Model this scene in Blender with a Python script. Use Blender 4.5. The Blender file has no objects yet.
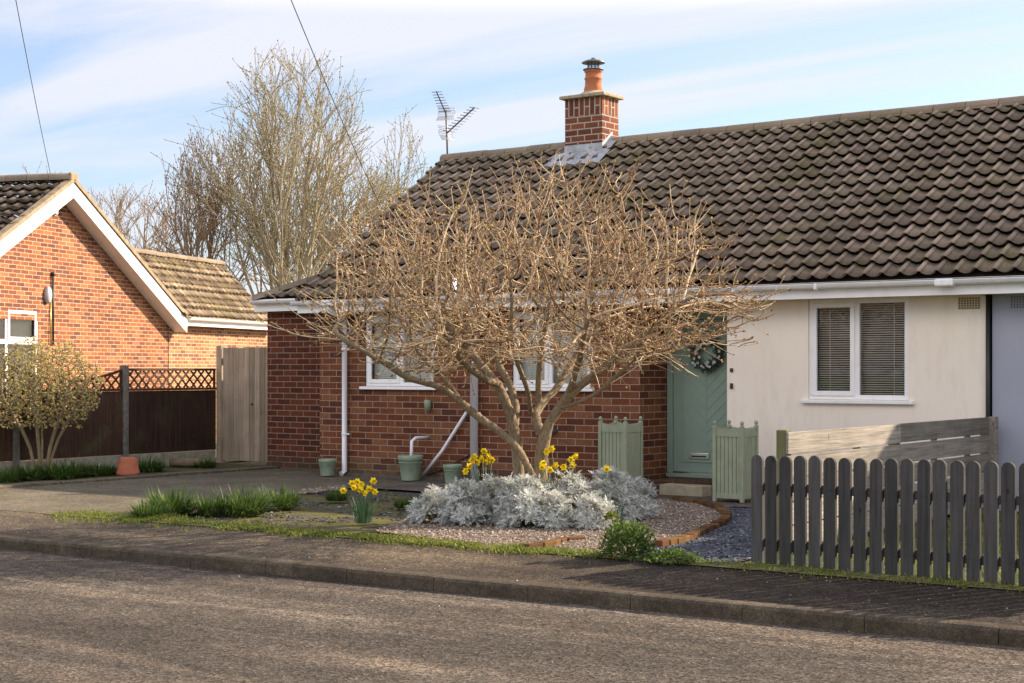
import bpy, math, random
import numpy as np
from mathutils import Vector, Matrix, kdtree, noise as mnoise
random.seed(7); np.random.seed(7)
sc = bpy.context.scene
col = sc.collection
PI = math.pi; R = math.radians

# ------------------------------------------------------------------ survey
CA, SA = 0.811, 0.585           # camera heading: right = (CA,SA), forward = (-SA,CA)
F, CX, HY, H = 1565.0, 512.0, 369.0, 1.6
def G(px, py, z=0.0):
    """ground point at height z seen at a surveyed pixel"""
    Z = F*(H-z)/(py-HY); X = (px-CX)/F*Z
    return Vector((CA*X-SA*Z, SA*X+CA*Z, z))
def D(px, py, Z):
    """point at depth Z"""
    X = (px-CX)/F*Z
    return Vector((CA*X-SA*Z, SA*X+CA*Z, H-(py-HY)/F*Z))
def onY(px, py, y):
    t = (px-CX)/F; Z = y/(CA+SA*t)
    return Vector((Z*(CA*t-SA), y, H-(py-HY)/F*Z))

# ------------------------------------------------------------------ tagging
def tag(o, label=None, cat=None, group=None, kind=None):
    if label: o['label'] = label
    if cat: o['category'] = cat
    if group: o['group'] = group
    if kind: o['kind'] = kind
    return o
def empty(name, loc=(0,0,0), rz=0.0):
    o = bpy.data.objects.new(name, None); col.objects.link(o)
    o.location = loc; o.rotation_euler = (0,0,rz); o.empty_display_size = .1
    return o
def children(o): return [c for c in bpy.data.objects if c.parent is o]
def copy_tree(o, parent=None):
    c = o.copy(); col.objects.link(c); c.parent = parent
    for ch in children(o): copy_tree(ch, c)
    return c

# ------------------------------------------------------------------ mesh builder
class MB:
    def __init__(s): s.v=[]; s.f=[]; s.uv=[]; s.sm=[]
    def face(s, pts, uv=None, smooth=False):
        n=len(s.v); s.v += [tuple(p) for p in pts]; s.f.append(tuple(range(n,n+len(pts))))
        if uv is None:
            a=Vector(pts[0]); b=Vector(pts[1]); c=Vector(pts[2])
            nn=(b-a).cross(c-a)
            ax,ay,az=abs(nn.x),abs(nn.y),abs(nn.z)
            if az>=ax and az>=ay: uv=[(p[0],p[1]) for p in pts]
            elif ay>=ax: uv=[(p[0],p[2]) for p in pts]
            else: uv=[(p[1],p[2]) for p in pts]
        s.uv += list(uv); s.sm.append(smooth)
    def mesh(s, verts, faces, smooth=False):
        n=len(s.v); s.v += [tuple(p) for p in verts]
        for f in faces:
            s.f.append(tuple(n+i for i in f)); s.sm.append(smooth)
            pts=[verts[i] for i in f]
            s.uv += [(p[0]+p[1],p[2]) for p in pts]
    def box(s, x0,x1,y0,y1,z0,z1):
        p=[(x0,y0,z0),(x1,y0,z0),(x1,y1,z0),(x0,y1,z0),(x0,y0,z1),(x1,y0,z1),(x1,y1,z1),(x0,y1,z1)]
        for f in ((3,2,1,0),(4,5,6,7),(0,1,5,4),(1,2,6,5),(2,3,7,6),(3,0,4,7)): s.face([p[i] for i in f])
        return s
    def obox(s, c, ux, uy, uz, hx, hy, hz, bev=0):
        c=Vector(c); ux=Vector(ux).normalized()*hx; uy=Vector(uy).normalized()*hy; uz=Vector(uz).normalized()*hz
        p=[c-ux-uy-uz,c+ux-uy-uz,c+ux+uy-uz,c-ux+uy-uz,c-ux-uy+uz,c+ux-uy+uz,c+ux+uy+uz,c-ux+uy+uz]
        for f in ((3,2,1,0),(4,5,6,7),(0,1,5,4),(1,2,6,5),(2,3,7,6),(3,0,4,7)): s.face([p[i] for i in f])
        return s
    def tube(s, pts, rad, n=8, cap=True, smooth=True):
        pts=[Vector(p) for p in pts]
        if not hasattr(rad,'__len__'): rad=[rad]*len(pts)
        base=len(s.v); up=None
        for i,p in enumerate(pts):
            if i==0: d=pts[1]-p
            elif i==len(pts)-1: d=p-pts[i-1]
            else: d=pts[i+1]-pts[i-1]
            if d.length<1e-9: d=Vector((0,0,1))
            d.normalize()
            if up is None:
                up=Vector((0,0,1)) if abs(d.z)<.9 else Vector((1,0,0))
            a=d.cross(up)
            if a.length<1e-5: a=d.cross(Vector((.3,.5,.8)))
            a.normalize(); b=a.cross(d); up=b
            for k in range(n):
                t=2*PI*k/n; s.v.append(tuple(p+(a*math.cos(t)+b*math.sin(t))*rad[i]))
        L=0
        for i in range(len(pts)-1):
            l2=L+(pts[i+1]-pts[i]).length
            for k in range(n):
                k2=(k+1)%n
                s.f.append((base+i*n+k, base+i*n+k2, base+(i+1)*n+k2, base+(i+1)*n+k)); s.sm.append(smooth)
                c=.3; s.uv += [(k*c,L),(k*c+c,L),(k*c+c,l2),(k*c,l2)]
            L=l2
        if cap:
            for i0 in (0,len(pts)-1):
                ids=[base+i0*n+k for k in range(n)]
                if i0==0: ids=ids[::-1]
                s.f.append(tuple(ids)); s.sm.append(False); s.uv += [(0,0)]*n
        return s
    def lathe(s, prof, n=20, c=(0,0,0), smooth=True):
        base=len(s.v)
        for r,z in prof:
            for k in range(n):
                t=2*PI*k/n; s.v.append((c[0]+r*math.cos(t),c[1]+r*math.sin(t),c[2]+z))
        for i in range(len(prof)-1):
            for k in range(n):
                k2=(k+1)%n
                s.f.append((base+i*n+k,base+i*n+k2,base+(i+1)*n+k2,base+(i+1)*n+k)); s.sm.append(smooth)
                s.uv += [(k*.1,prof[i][1]),(k*.1+.1,prof[i][1]),(k*.1+.1,prof[i+1][1]),(k*.1,prof[i+1][1])]
        return s
    def build(s, name, mat, parent=None, loc=None):
        me=bpy.data.meshes.new(name); me.from_pydata(s.v,[],s.f)
        uvl=me.uv_layers.new(name='UVMap')
        uvl.data.foreach_set('uv', np.array(s.uv,dtype=np.float32).ravel())
        me.polygons.foreach_set('use_smooth', s.sm)
        me.materials.append(mat); me.update()
        o=bpy.data.objects.new(name,me); col.objects.link(o)
        if parent is not None: o.parent=parent
        if loc: o.location=loc
        return o
def bevel(o, w=.006, seg=2):
    m=o.modifiers.new('bevel','BEVEL'); m.width=w; m.segments=seg; m.limit_method='ANGLE'; m.angle_limit=R(40)
    w_=o.modifiers.new('weld','WELD'); w_.merge_threshold=.0004
    o.modifiers.move(1,0)
    return o
def xf(mb, loc, rz=0):
    M=Matrix.Translation(loc)@Matrix.Rotation(rz,4,'Z'); mb.v=[tuple(M@Vector(p)) for p in mb.v]; return mb

# ------------------------------------------------------------------ materials
class NT:
    def __init__(s,name):
        s.m=bpy.data.materials.new(name); s.m.use_nodes=True; s.t=s.m.node_tree; s.t.nodes.clear()
        s.out=s.n('ShaderNodeOutputMaterial'); s.b=s.n('ShaderNodeBsdfPrincipled')
        s.l(s.b.outputs[0], s.out.inputs[0])
    def n(s,k,**kw):
        x=s.t.nodes.new(k)
        for a,b in kw.items(): setattr(x,a,b)
        return x
    def l(s,a,b): s.t.links.new(a,b)
    def coord(s,which='UV'):
        return s.n('ShaderNodeTexCoord').outputs[which]
    def pos(s): return s.n('ShaderNodeNewGeometry').outputs['Position']
    def mapv(s,v,scale=(1,1,1),loc=(0,0,0),rot=(0,0,0)):
        x=s.n('ShaderNodeMapping'); x.inputs['Scale'].default_value=scale; x.inputs['Location'].default_value=loc; x.inputs['Rotation'].default_value=rot
        s.l(v,x.inputs[0]); return x.outputs[0]
    def noise(s,v,scale,detail=4,rough=.55,dist=0):
        x=s.n('ShaderNodeTexNoise'); x.inputs['Scale'].default_value=scale; x.inputs['Detail'].default_value=detail
        x.inputs['Roughness'].default_value=rough; x.inputs['Distortion'].default_value=dist
        if v is not None: s.l(v,x.inputs['Vector'])
        return x.outputs['Fac']
    def ramp(s,f,stops,interp='LINEAR'):
        x=s.n('ShaderNodeValToRGB'); x.color_ramp.interpolation=interp
        e=x.color_ramp.elements
        while len(e)<len(stops): e.new(.5)
        for i,(p,c) in enumerate(stops):
            e[i].position=p; e[i].color=(c if len(c)==4 else (*c,1)) if hasattr(c,'__len__') else (c,c,c,1)
        s.l(f,x.inputs[0]); return x.outputs[0]
    def mix(s,f,a,b,mode='MIX'):
        x=s.n('ShaderNodeMix',data_type='RGBA',blend_type=mode)
        for sock,val in ((x.inputs['Factor'],f),(x.inputs['A'],a),(x.inputs['B'],b)):
            if hasattr(val,'links') or isinstance(val,bpy.types.NodeSocket): s.l(val,sock)
            elif hasattr(val,'__len__'): sock.default_value=(*val,1) if len(val)==3 else val
            else: sock.default_value=val if sock.type=='VALUE' else (val,val,val,1)
        return x.outputs['Result']
    def math(s,op,a,b=None):
        x=s.n('ShaderNodeMath',operation=op)
        for i,v in enumerate((a,b)):
            if v is None: continue
            if isinstance(v,bpy.types.NodeSocket): s.l(v,x.inputs[i])
            else: x.inputs[i].default_value=v
        return x.outputs[0]
    def bump(s,h,strength=.5,dist=.01,prev=None):
        x=s.n('ShaderNodeBump'); x.inputs['Strength'].default_value=strength; x.inputs['Distance'].default_value=dist
        s.l(h,x.inputs['Height'])
        if prev is not None: s.l(prev,x.inputs['Normal'])
        s.l(x.outputs[0],s.b.inputs['Normal']); return x.outputs[0]
    def fin(s,color=None,rough=.7,spec=.3,metal=0):
        if color is not None:
            if isinstance(color,bpy.types.NodeSocket): s.l(color,s.b.inputs['Base Color'])
            else: s.b.inputs['Base Color'].default_value=(*color,1)
        if isinstance(rough,bpy.types.NodeSocket): s.l(rough,s.b.inputs['Roughness'])
        else: s.b.inputs['Roughness'].default_value=rough
        s.b.inputs['Specular IOR Level'].default_value=spec; s.b.inputs['Metallic'].default_value=metal
        return s.m

def m_paint(name,c,var=.12,rough=.45,spec=.4,scale=6,dirt=None,bump=.1):
    t=NT(name); p=t.pos(); f=t.noise(p,scale,5,.6); f2=t.noise(p,scale*12,4,.6)
    lo=tuple(x*(1-var) for x in c); hi=tuple(min(1,x*(1+var)) for x in c)
    cc=t.ramp(f,[(.3,lo),(.7,hi)])
    if dirt:
        d=t.noise(t.mapv(p,(3,3,.7)),2.2,6,.65)
        cc=t.mix(t.ramp(d,[(.5,0),(.78,.7)]),cc,dirt)
    t.bump(f2,bump,.004); return t.fin(cc,rough,spec)
def m_brick(name,cols,mortar,bw=.29,bh=.093,msize=.0065,soldier=False,extra=None):
    t=NT(name); uv=t.coord('UV')
    wob=t.noise(t.pos(),9,3,.5)
    uvn=t.n('ShaderNodeVectorMath',operation='ADD'); t.l(uv,uvn.inputs[0])
    cx=t.n('ShaderNodeCombineXYZ'); w2=t.math('MULTIPLY',t.math('SUBTRACT',wob,.5),.008); t.l(w2,cx.inputs[0]); t.l(w2,cx.inputs[1])
    t.l(cx.outputs[0],uvn.inputs[1]); v=uvn.outputs[0]
    if soldier: v=t.mapv(v,rot=(0,0,PI/2))
    def br(seed):
        b=t.n('ShaderNodeTexBrick'); b.offset=.5; b.squash=1
        b.inputs['Scale'].default_value=1; b.inputs['Brick Width'].default_value=bw; b.inputs['Row Height'].default_value=bh
        b.inputs['Mortar Size'].default_value=msize; b.inputs['Mortar Smooth'].default_value=.25; b.inputs['Bias'].default_value=0
        b.inputs['Color1'].default_value=(0,0,0,1); b.inputs['Color2'].default_value=(1,1,1,1); b.inputs['Mortar'].default_value=(.5,.5,.5,1)
        t.l(v,b.inputs['Vector']); return b
    b=br(0)
    n=len(cols); stops=[(i/(n),c) for i,c in enumerate(cols)]
    bc=t.ramp(b.outputs['Color'],stops,'CONSTANT')
    fn=t.noise(t.pos(),30,6,.7); bc=t.mix(.75,bc,t.ramp(fn,[(.25,.45),(.75,1.35)]),'MULTIPLY')
    ln=t.noise(t.pos(),1.3,4,.6); bc=t.mix(.6,bc,t.ramp(ln,[(.3,.68),(.7,1.2)]),'MULTIPLY')
    mn=t.noise(t.pos(),3,5,.7); mc=t.mix(mn,tuple(x*.6 for x in mortar),tuple(x*1.25 for x in mortar))
    c=t.mix(b.outputs['Fac'],bc,mc)
    if extra:
        z=t.n('ShaderNodeSeparateXYZ'); t.l(t.pos(),z.inputs[0])
        g=t.math('ADD',z.outputs[2],t.math('MULTIPLY',t.math('SUBTRACT',t.noise(t.pos(),4,5,.6),.5),.5))
        c=t.mix(t.ramp(g,[(.0,.65),(.30,0)]),c,extra)
    h=t.math('ADD',t.math('MULTIPLY',b.outputs['Fac'],-1.0),t.math('MULTIPLY',fn,.5))
    t.bump(h,.7,.008); return t.fin(c,.9,.15)
def m_tile(name,base,dark,moss,mossamt=.5,w=.222,g=.294,warm=(.2,.14,.09)):
    t=NT(name); uv=t.coord('UV')
    mp=t.mapv(uv,(1/w,1/g,1)); fl=t.n('ShaderNodeVectorMath',operation='FLOOR'); t.l(mp,fl.inputs[0])
    wn=t.n('ShaderNodeTexWhiteNoise'); t.l(fl.outputs[0],wn.inputs['Vector'])
    p=t.pos(); n1=t.noise(p,2.2,5,.65); n2=t.noise(p,38,5,.75); n3=t.noise(p,.8,4,.6)
    c=t.mix(t.ramp(wn.outputs['Value'],[(0,0),(1,1)]),dark,base)
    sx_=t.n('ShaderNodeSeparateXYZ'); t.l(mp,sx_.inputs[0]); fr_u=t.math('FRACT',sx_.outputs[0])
    c=t.mix(1.0,c,t.ramp(fr_u,[(0,1.0),(.14,1.35),(.32,1.25),(.37,.42),(.42,.85),(.7,.72),(.93,.85),(1,1.0)]),'MULTIPLY')  # light on rolls and shade in pans painted in, with wear and dirt
    fr_v=t.math('FRACT',sx_.outputs[1]); c=t.mix(1.0,c,t.ramp(fr_v,[(0,1.45),(.10,1.2),(.6,1.0),(.78,.66),(.92,.30)]),'MULTIPLY')  # course shadow painted under each overlap, together with headlap dirt
    pt=t.noise(p,1.1,3,.6); c=t.mix(1.0,c,t.ramp(pt,[(.35,.80),(.65,1.25)]),'MULTIPLY')
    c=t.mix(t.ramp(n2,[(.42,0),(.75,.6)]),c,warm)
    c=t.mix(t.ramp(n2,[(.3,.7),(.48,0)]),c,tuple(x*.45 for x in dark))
    ms=t.math('ADD',t.math('MULTIPLY',n1,.6),t.math('MULTIPLY',n3,.7))
    c=t.mix(t.ramp(ms,[(.66,0),(.8,mossamt)]),c,moss)
    li=t.ramp(t.noise(p,55,3,.6),[(.64,0),(.70,.55)]); c=t.mix(li,c,(.33,.30,.24))
    t.bump(n2,.7,.012); return t.fin(c,.92,.12)

M={}
M['brick']=m_brick('brick_red_brown',[(.135,.043,.022),(.185,.064,.031),(.150,.051,.026),(.205,.080,.040),(.105,.037,.023),(.165,.055,.028),(.215,.090,.046)],(.36,.27,.20),extra=(.07,.07,.045))
M['brick_dark']=m_brick('brick_brown_dark',[(.10,.030,.018),(.135,.042,.024),(.085,.028,.019),(.12,.038,.023)],(.32,.23,.17),extra=(.06,.06,.04))
M['brick_orange']=m_brick('brick_orange',[(.29,.10,.042),(.345,.13,.056),(.23,.080,.040),(.18,.072,.046),(.31,.118,.048),(.22,.082,.046),(.38,.155,.07)],(.47,.38,.28),bw=.235,bh=.074,msize=.0075)
M['brick_yellow']=m_brick('brick_buff',[(.34,.15,.065),(.38,.19,.085),(.30,.13,.06),(.24,.10,.06),(.40,.21,.10)],(.58,.48,.36),bw=.235,bh=.074,msize=.0075)
M['brick_chim']=m_brick('brick_chimney',[(.18,.06,.035),(.24,.08,.045),(.14,.05,.035),(.20,.07,.04)],(.42,.36,.29),bw=.26,bh=.098,msize=.011)
M['brick_soldier']=m_brick('brick_chimney_soldier',[(.17,.06,.035),(.22,.08,.045),(.14,.05,.035)],(.42,.36,.29),bw=.28,bh=.098,msize=.012,soldier=True)
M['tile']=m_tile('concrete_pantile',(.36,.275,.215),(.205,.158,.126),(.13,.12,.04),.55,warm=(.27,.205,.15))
M['tile_old']=m_tile('weathered_tile',(.36,.275,.19),(.24,.18,.125),(.27,.23,.07),.35)
M['tile_nb']=m_tile('dark_pantile',(.20,.15,.12),(.12,.095,.08),(.12,.10,.04),.3)
M['ridge']=m_tile('ridge_tile',(.20,.15,.11),(.13,.10,.078),(.13,.12,.05),.3,w=.45,g=9)
M['verge']=m_paint('verge_mortar',(.31,.235,.155),.3,.9,.1,9,bump=.6)
M['render']=m_paint('cream_render',(.87,.775,.68),.03,.85,.15,1.2,dirt=(.74,.62,.50),bump=.5)
M['render_blue']=m_paint('blue_grey_render',(.36,.365,.45),.05,.85,.15,1.5,bump=.5)
M['upvc']=m_paint('white_upvc',(.87,.85,.86),.03,.3,.5,4,dirt=(.74,.71,.67),bump=.02)
M['gutter']=m_paint('white_gutter',(.85,.83,.84),.05,.35,.5,3,dirt=(.66,.62,.56),bump=.03)
M['pipe']=m_paint('white_pipe',(.80,.79,.84),.04,.35,.5,3,dirt=(.66,.64,.63),bump=.03)
M['soffit']=m_paint('soffit_board',(.62,.55,.45),.06,.6,.3,3)
M['door']=m_paint('sage_green_door',(.235,.320,.268),.05,.4,.4,5,bump=.05)
M['sage']=m_paint('sage_green_planter',(.33,.365,.255),.10,.6,.3,7,dirt=(.24,.26,.17),bump=.15)
M['sage_pot']=m_paint('sage_green_pot',(.29,.36,.26),.14,.55,.3,12,dirt=(.16,.2,.13),bump=.2)
M['chrome']=m_paint('chrome',(.6,.6,.6),.03,.2,.5); M['chrome'].node_tree.nodes['Principled BSDF'].inputs['Metallic'].default_value=1
M['brass']=m_paint('brass',(.70,.52,.18),.05,.3,.5); M['brass'].node_tree.nodes['Principled BSDF'].inputs['Metallic'].default_value=.8
M['black']=m_paint('black_plastic',(.02,.02,.022),.2,.45,.4)
M['dark']=m_paint('dark_soil',(.045,.032,.022),.4,.95,.1,20,bump=.8)
M['lead']=m_paint('lead_flashing',(.36,.37,.40),.25,.45,.5,7,dirt=(.62,.60,.58),bump=.3)
M['terracotta']=m_paint('terracotta',(.40,.13,.075),.15,.8,.2,8,bump=.2)
M['pot_clay']=m_paint('chimney_pot_clay',(.42,.15,.075),.25,.8,.2,10,bump=.3)
M['metal']=m_paint('grey_metal',(.10,.10,.11),.2,.4,.5)
M['alu']=m_paint('aluminium',(.45,.45,.47),.1,.35,.5)
M['stone']=m_paint('cream_stone',(.48,.42,.30),.2,.85,.2,12,dirt=(.25,.22,.14),bump=.5)
M['capstone']=m_paint('cap_slab',(.36,.29,.20),.3,.9,.2,14,bump=.6)
M['daff']=m_paint('daffodil_yellow',(.90,.74,.02),.1,.6,.2,30)
M['daff_cup']=m_paint('daffodil_cup',(.88,.58,.012),.1,.6,.2,30)
M['vent']=m_paint('vent_cream',(.60,.48,.34),.06,.8,.2,20)
M['vent_hole']=m_paint('vent_hole',(.05,.04,.03),.1,.9,.1)
M['blind']=m_paint('blind_slat',(.80,.77,.72),.05,.5,.3)
M['vblind']=m_paint('vertical_blind',(.52,.53,.44),.05,.7,.2)
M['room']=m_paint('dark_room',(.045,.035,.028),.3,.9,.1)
M['wreath_leaf']=m_paint('wreath_leaf',(.05,.075,.055),.4,.6,.3,40)
M['wreath_white']=m_paint('wreath_blossom',(.62,.62,.60),.2,.7,.2,40)

def m_wood(name,a,b,dirt=None,streak=(40,40,1.6),rough=.85,moss=None):
    t=NT(name); p=t.coord('Object')
    f=t.noise(t.mapv(p,streak),1.0,6,.7,.3); f2=t.noise(p,1.7,4,.6)
    c=t.ramp(f,[(.28,a),(.72,b)]); c=t.mix(.6,c,t.ramp(f2,[(.3,.65),(.7,1.25)]),'MULTIPLY')
    kn=t.n('ShaderNodeTexVoronoi'); kn.inputs['Scale'].default_value=3.6; t.l(t.mapv(p,(1.6,1.6,.9)),kn.inputs['Vector'])
    c=t.mix(t.ramp(kn.outputs['Distance'],[(.03,.75),(.10,0)]),c,tuple(x*.35 for x in a))
    if moss: c=t.mix(t.ramp(t.noise(p,2.3,5,.65),[(.52,0),(.7,.7)]),c,moss)
    oi=t.n('ShaderNodeObjectInfo'); c=t.mix(1.0,c,t.ramp(oi.outputs['Random'],[(0,.72),(1,1.3)]),'MULTIPLY')
    t.bump(f,.8,.006); return t.fin(c,rough,.2)
M['picket']=m_wood('charcoal_stained_wood',(.036,.034,.033),(.090,.083,.077))
M['plank']=m_wood('weathered_plank',(.13,.112,.098),(.36,.32,.275),streak=(40,1.5,40))
M['post_green']=m_wood('mossy_post',(.10,.09,.045),(.19,.16,.09),moss=(.10,.12,.035))
M['gate']=m_wood('weathered_grey_boards',(.22,.17,.125),(.42,.335,.25))
M['fence_panel']=m_wood('creosoted_fence_board',(.022,.012,.009),(.075,.040,.026),moss=(.06,.055,.025))
M['lattice']=m_wood('creosoted_lattice',(.05,.025,.015),(.10,.055,.03))
M['concrete_post']=m_paint('concrete_post',(.17,.155,.135),.3,.9,.1,14,dirt=(.09,.09,.055),bump=.5)
M['gravel_board']=m_paint('concrete_gravel_board',(.30,.28,.22),.25,.9,.1,9,dirt=(.16,.15,.09),bump=.5)

def m_ground(name,cols,fine=130,fs=.6,patch=1.2,moss=None,mth=(.6,.72),mscale=2.2,bump=.6,crack=False,stretch=(1,1,1)):
    t=NT(name); p=t.pos()
    n1=t.noise(p,fine,3,.8); n2=t.noise(t.mapv(p,stretch),patch,6,.62); n3=t.noise(p,patch*7,5,.65)
    c=t.ramp(n2,[(.30,cols[0]),(.5,cols[1]),(.70,cols[2])])
    c=t.mix(.8,c,t.ramp(n3,[(.3,.72),(.7,1.22)]),'MULTIPLY')
    c=t.mix(1.0,c,t.ramp(n1,[(.36,1-fs),(.5,1.0),(.64,1+fs*1.3)]),'MULTIPLY')
    vo=t.n('ShaderNodeTexVoronoi'); vo.inputs['Scale'].default_value=fine*.55; t.l(p,vo.inputs['Vector'])
    bw=t.n('ShaderNodeRGBToBW'); t.l(vo.outputs['Color'],bw.inputs[0])
    c=t.mix(.9*fs,c,t.ramp(bw.outputs[0],[(.15,.35),(.5,1.0),(.88,2.0)]),'MULTIPLY')
    if moss:
        mm=t.noise(p,mscale,7,.68); c=t.mix(t.ramp(mm,[(mth[0],0),(mth[1],.8)]),c,moss)
    h=t.math('ADD',t.math('MULTIPLY',n1,1),t.math('MULTIPLY',vo.outputs['Distance'],.6))
    t.bump(h,bump,.012); return t.fin(c,.93,.15)
M['asphalt']=m_ground('road_asphalt',[(.050,.041,.034),(.078,.064,.052),(.138,.114,.090)],fine=75,fs=.70,patch=.6,stretch=(.4,1.3,1),bump=1.0)
_t=M['asphalt'].node_tree; _b=[n for n in _t.nodes if n.type=='BSDF_PRINCIPLED'][0]; _src=_b.inputs['Base Color'].links[0].from_socket
_g=_t.nodes.new('ShaderNodeNewGeometry'); _mp=_t.nodes.new('ShaderNodeMapping'); _mp.inputs['Scale'].default_value=(.16,.9,1); _t.links.new(_g.outputs['Position'],_mp.inputs[0])
_n=_t.nodes.new('ShaderNodeTexNoise'); _n.inputs['Scale'].default_value=1.5; _n.inputs['Detail'].default_value=7; _n.inputs['Roughness'].default_value=.6; _n.inputs['Distortion'].default_value=.8; _t.links.new(_mp.outputs[0],_n.inputs['Vector'])
_r=_t.nodes.new('ShaderNodeValToRGB'); _e=_r.color_ramp.elements; _e[0].position=.34; _e[0].color=(.66,.64,.62,1); _e[1].position=.70; _e[1].color=(1.75,1.62,1.45,1); _q=_e.new(.55); _q.color=(1,1,1,1); _t.links.new(_n.outputs['Fac'],_r.inputs[0])
_x=_t.nodes.new('ShaderNodeMix'); _x.data_type='RGBA'; _x.blend_type='MULTIPLY'; _x.inputs['Factor'].default_value=1; _t.links.new(_src,_x.inputs['A']); _t.links.new(_r.outputs[0],_x.inputs['B']); _t.links.new(_x.outputs['Result'],_b.inputs['Base Color'])
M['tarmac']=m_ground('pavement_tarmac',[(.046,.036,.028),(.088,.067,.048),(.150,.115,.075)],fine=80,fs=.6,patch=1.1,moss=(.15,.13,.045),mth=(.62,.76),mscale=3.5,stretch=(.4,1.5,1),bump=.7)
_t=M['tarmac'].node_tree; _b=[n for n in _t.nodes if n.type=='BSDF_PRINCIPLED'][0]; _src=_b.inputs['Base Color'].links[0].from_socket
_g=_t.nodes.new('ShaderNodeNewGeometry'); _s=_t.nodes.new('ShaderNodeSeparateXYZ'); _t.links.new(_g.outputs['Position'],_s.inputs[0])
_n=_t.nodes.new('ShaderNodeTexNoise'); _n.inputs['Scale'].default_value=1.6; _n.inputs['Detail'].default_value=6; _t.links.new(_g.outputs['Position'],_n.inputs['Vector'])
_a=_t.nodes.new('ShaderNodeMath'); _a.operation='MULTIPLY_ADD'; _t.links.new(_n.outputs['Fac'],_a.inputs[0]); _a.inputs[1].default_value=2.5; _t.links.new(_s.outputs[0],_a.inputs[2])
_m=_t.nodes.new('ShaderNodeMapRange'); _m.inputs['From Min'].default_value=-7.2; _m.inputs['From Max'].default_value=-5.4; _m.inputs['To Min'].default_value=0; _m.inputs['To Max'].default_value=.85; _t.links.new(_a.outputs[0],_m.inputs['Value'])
_x=_t.nodes.new('ShaderNodeMix'); _x.data_type='RGBA'; _x.blend_type='MULTIPLY'; _t.links.new(_m.outputs[0],_x.inputs['Factor']); _t.links.new(_src,_x.inputs['A']); _x.inputs['B'].default_value=(.34,.34,.37,1); _t.links.new(_x.outputs['Result'],_b.inputs['Base Color'])  # fence shadow deepened in the tarmac colour: darker towards the right
M['kerb']=m_ground('kerb_concrete',[(.050,.038,.028),(.080,.062,.044),(.125,.10,.070)],fine=110,fs=.3,patch=2,moss=(.10,.10,.04),bump=.5)
M['drive']=m_ground('drive_concrete',[(.085,.070,.050),(.12,.10,.072),(.16,.135,.10)],fine=85,fs=.5,patch=.9,moss=(.085,.10,.035),mth=(.52,.68),mscale=1.6,bump=.5)
M['slab']=m_ground('path_slab',[(.09,.075,.06),(.125,.105,.085),(.16,.135,.11)],fine=100,fs=.25,patch=1.5,moss=(.08,.08,.04),bump=.4)
M['earth']=m_ground('bed_earth',[(.05,.042,.034),(.075,.062,.05),(.10,.085,.065)],fine=50,fs=.5,patch=2,moss=(.135,.125,.022),mth=(.45,.56),mscale=2.4,stretch=(.4,1.6,1),bump=1)
M['gravel_bed']=m_ground('gravel_bed',[(.16,.12,.09),(.22,.17,.13),(.28,.22,.17)],fine=40,fs=.6,patch=2,bump=1)
M['slate_bed']=m_ground('slate_bed',[(.04,.045,.058),(.06,.065,.08),(.08,.085,.10)],fine=40,fs=.6,patch=2,bump=1)
M['lawn']=m_ground('lawn',[(.05,.075,.015),(.08,.11,.02),(.12,.14,.03)],fine=60,fs=.5,patch=2,bump=1)
M['verge_earth']=m_ground('verge_earth',[(.09,.075,.045),(.15,.13,.06),(.22,.19,.10)],fine=60,fs=.5,patch=3,moss=(.13,.14,.03),mth=(.45,.6),mscale=6,bump=1)

def m_island(name,stops,rough=.8,spec=.2,trans=0,noise_sc=None):
    """colour picked per loose piece (leaf, stone, tile)"""
    t=NT(name); g=t.n('ShaderNodeNewGeometry'); c=t.ramp(g.outputs['Random Per Island'],stops)
    if noise_sc: c=t.mix(.6,c,t.ramp(t.noise(g.outputs['Position'],noise_sc,4,.6),[(.3,.6),(.7,1.3)]),'MULTIPLY')
    m=t.fin(c,rough,spec)
    if trans:
        tr=t.n('ShaderNodeBsdfTranslucent'); t.l(c,tr.inputs[0]); mx=t.n('ShaderNodeMixShader'); mx.inputs[0].default_value=trans
        t.l(t.b.outputs[0],mx.inputs[1]); t.l(tr.outputs[0],mx.inputs[2]); t.l(mx.outputs[0],t.out.inputs[0])
    return m
M['gravel']=m_island('gravel_stones',[(0,(.13,.095,.075)),(.3,(.24,.18,.145)),(.6,(.19,.14,.11)),(.85,(.34,.28,.22)),(1,(.48,.44,.38))])
M['slate']=m_island('slate_chips',[(0,(.035,.038,.05)),(.5,(.065,.07,.09)),(.88,(.095,.10,.125)),(1,(.26,.26,.27))],.6,.4)
M['slate_dark']=m_island('dark_slate_chips',[(0,(.035,.036,.042)),(.6,(.065,.064,.068)),(.93,(.10,.098,.098)),(1,(.30,.29,.27))],.75,.3)
M['grass']=m_island('grass_blades',[(0,(.08,.12,.02)),(.5,(.15,.19,.03)),(.8,(.27,.28,.05)),(1,(.34,.28,.11))],.6,.3,.5)
M['tuft']=m_island('strap_leaves',[(0,(.035,.075,.015)),(.6,(.07,.125,.022)),(1,(.15,.20,.04))],.55,.35,.4)
M['weed']=m_island('weed_leaves',[(0,(.05,.09,.02)),(.6,(.09,.15,.03)),(1,(.20,.26,.05))],.6,.3,.35)
M['daff_leaf']=m_island('daffodil_leaves',[(0,(.05,.11,.05)),(1,(.09,.17,.08))],.5,.4,.3)
M['silver']=m_island('silver_leaves',[(0,(.26,.30,.24)),(.2,(.50,.52,.50)),(.6,(.68,.69,.66)),(1,(.84,.83,.79))],.85,.15,.4)
M['bud']=m_island('golden_buds',[(0,(.20,.10,.055)),(.4,(.38,.22,.11)),(.85,(.60,.43,.20)),(1,(.52,.45,.15))],.7,.2,.35)
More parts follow.
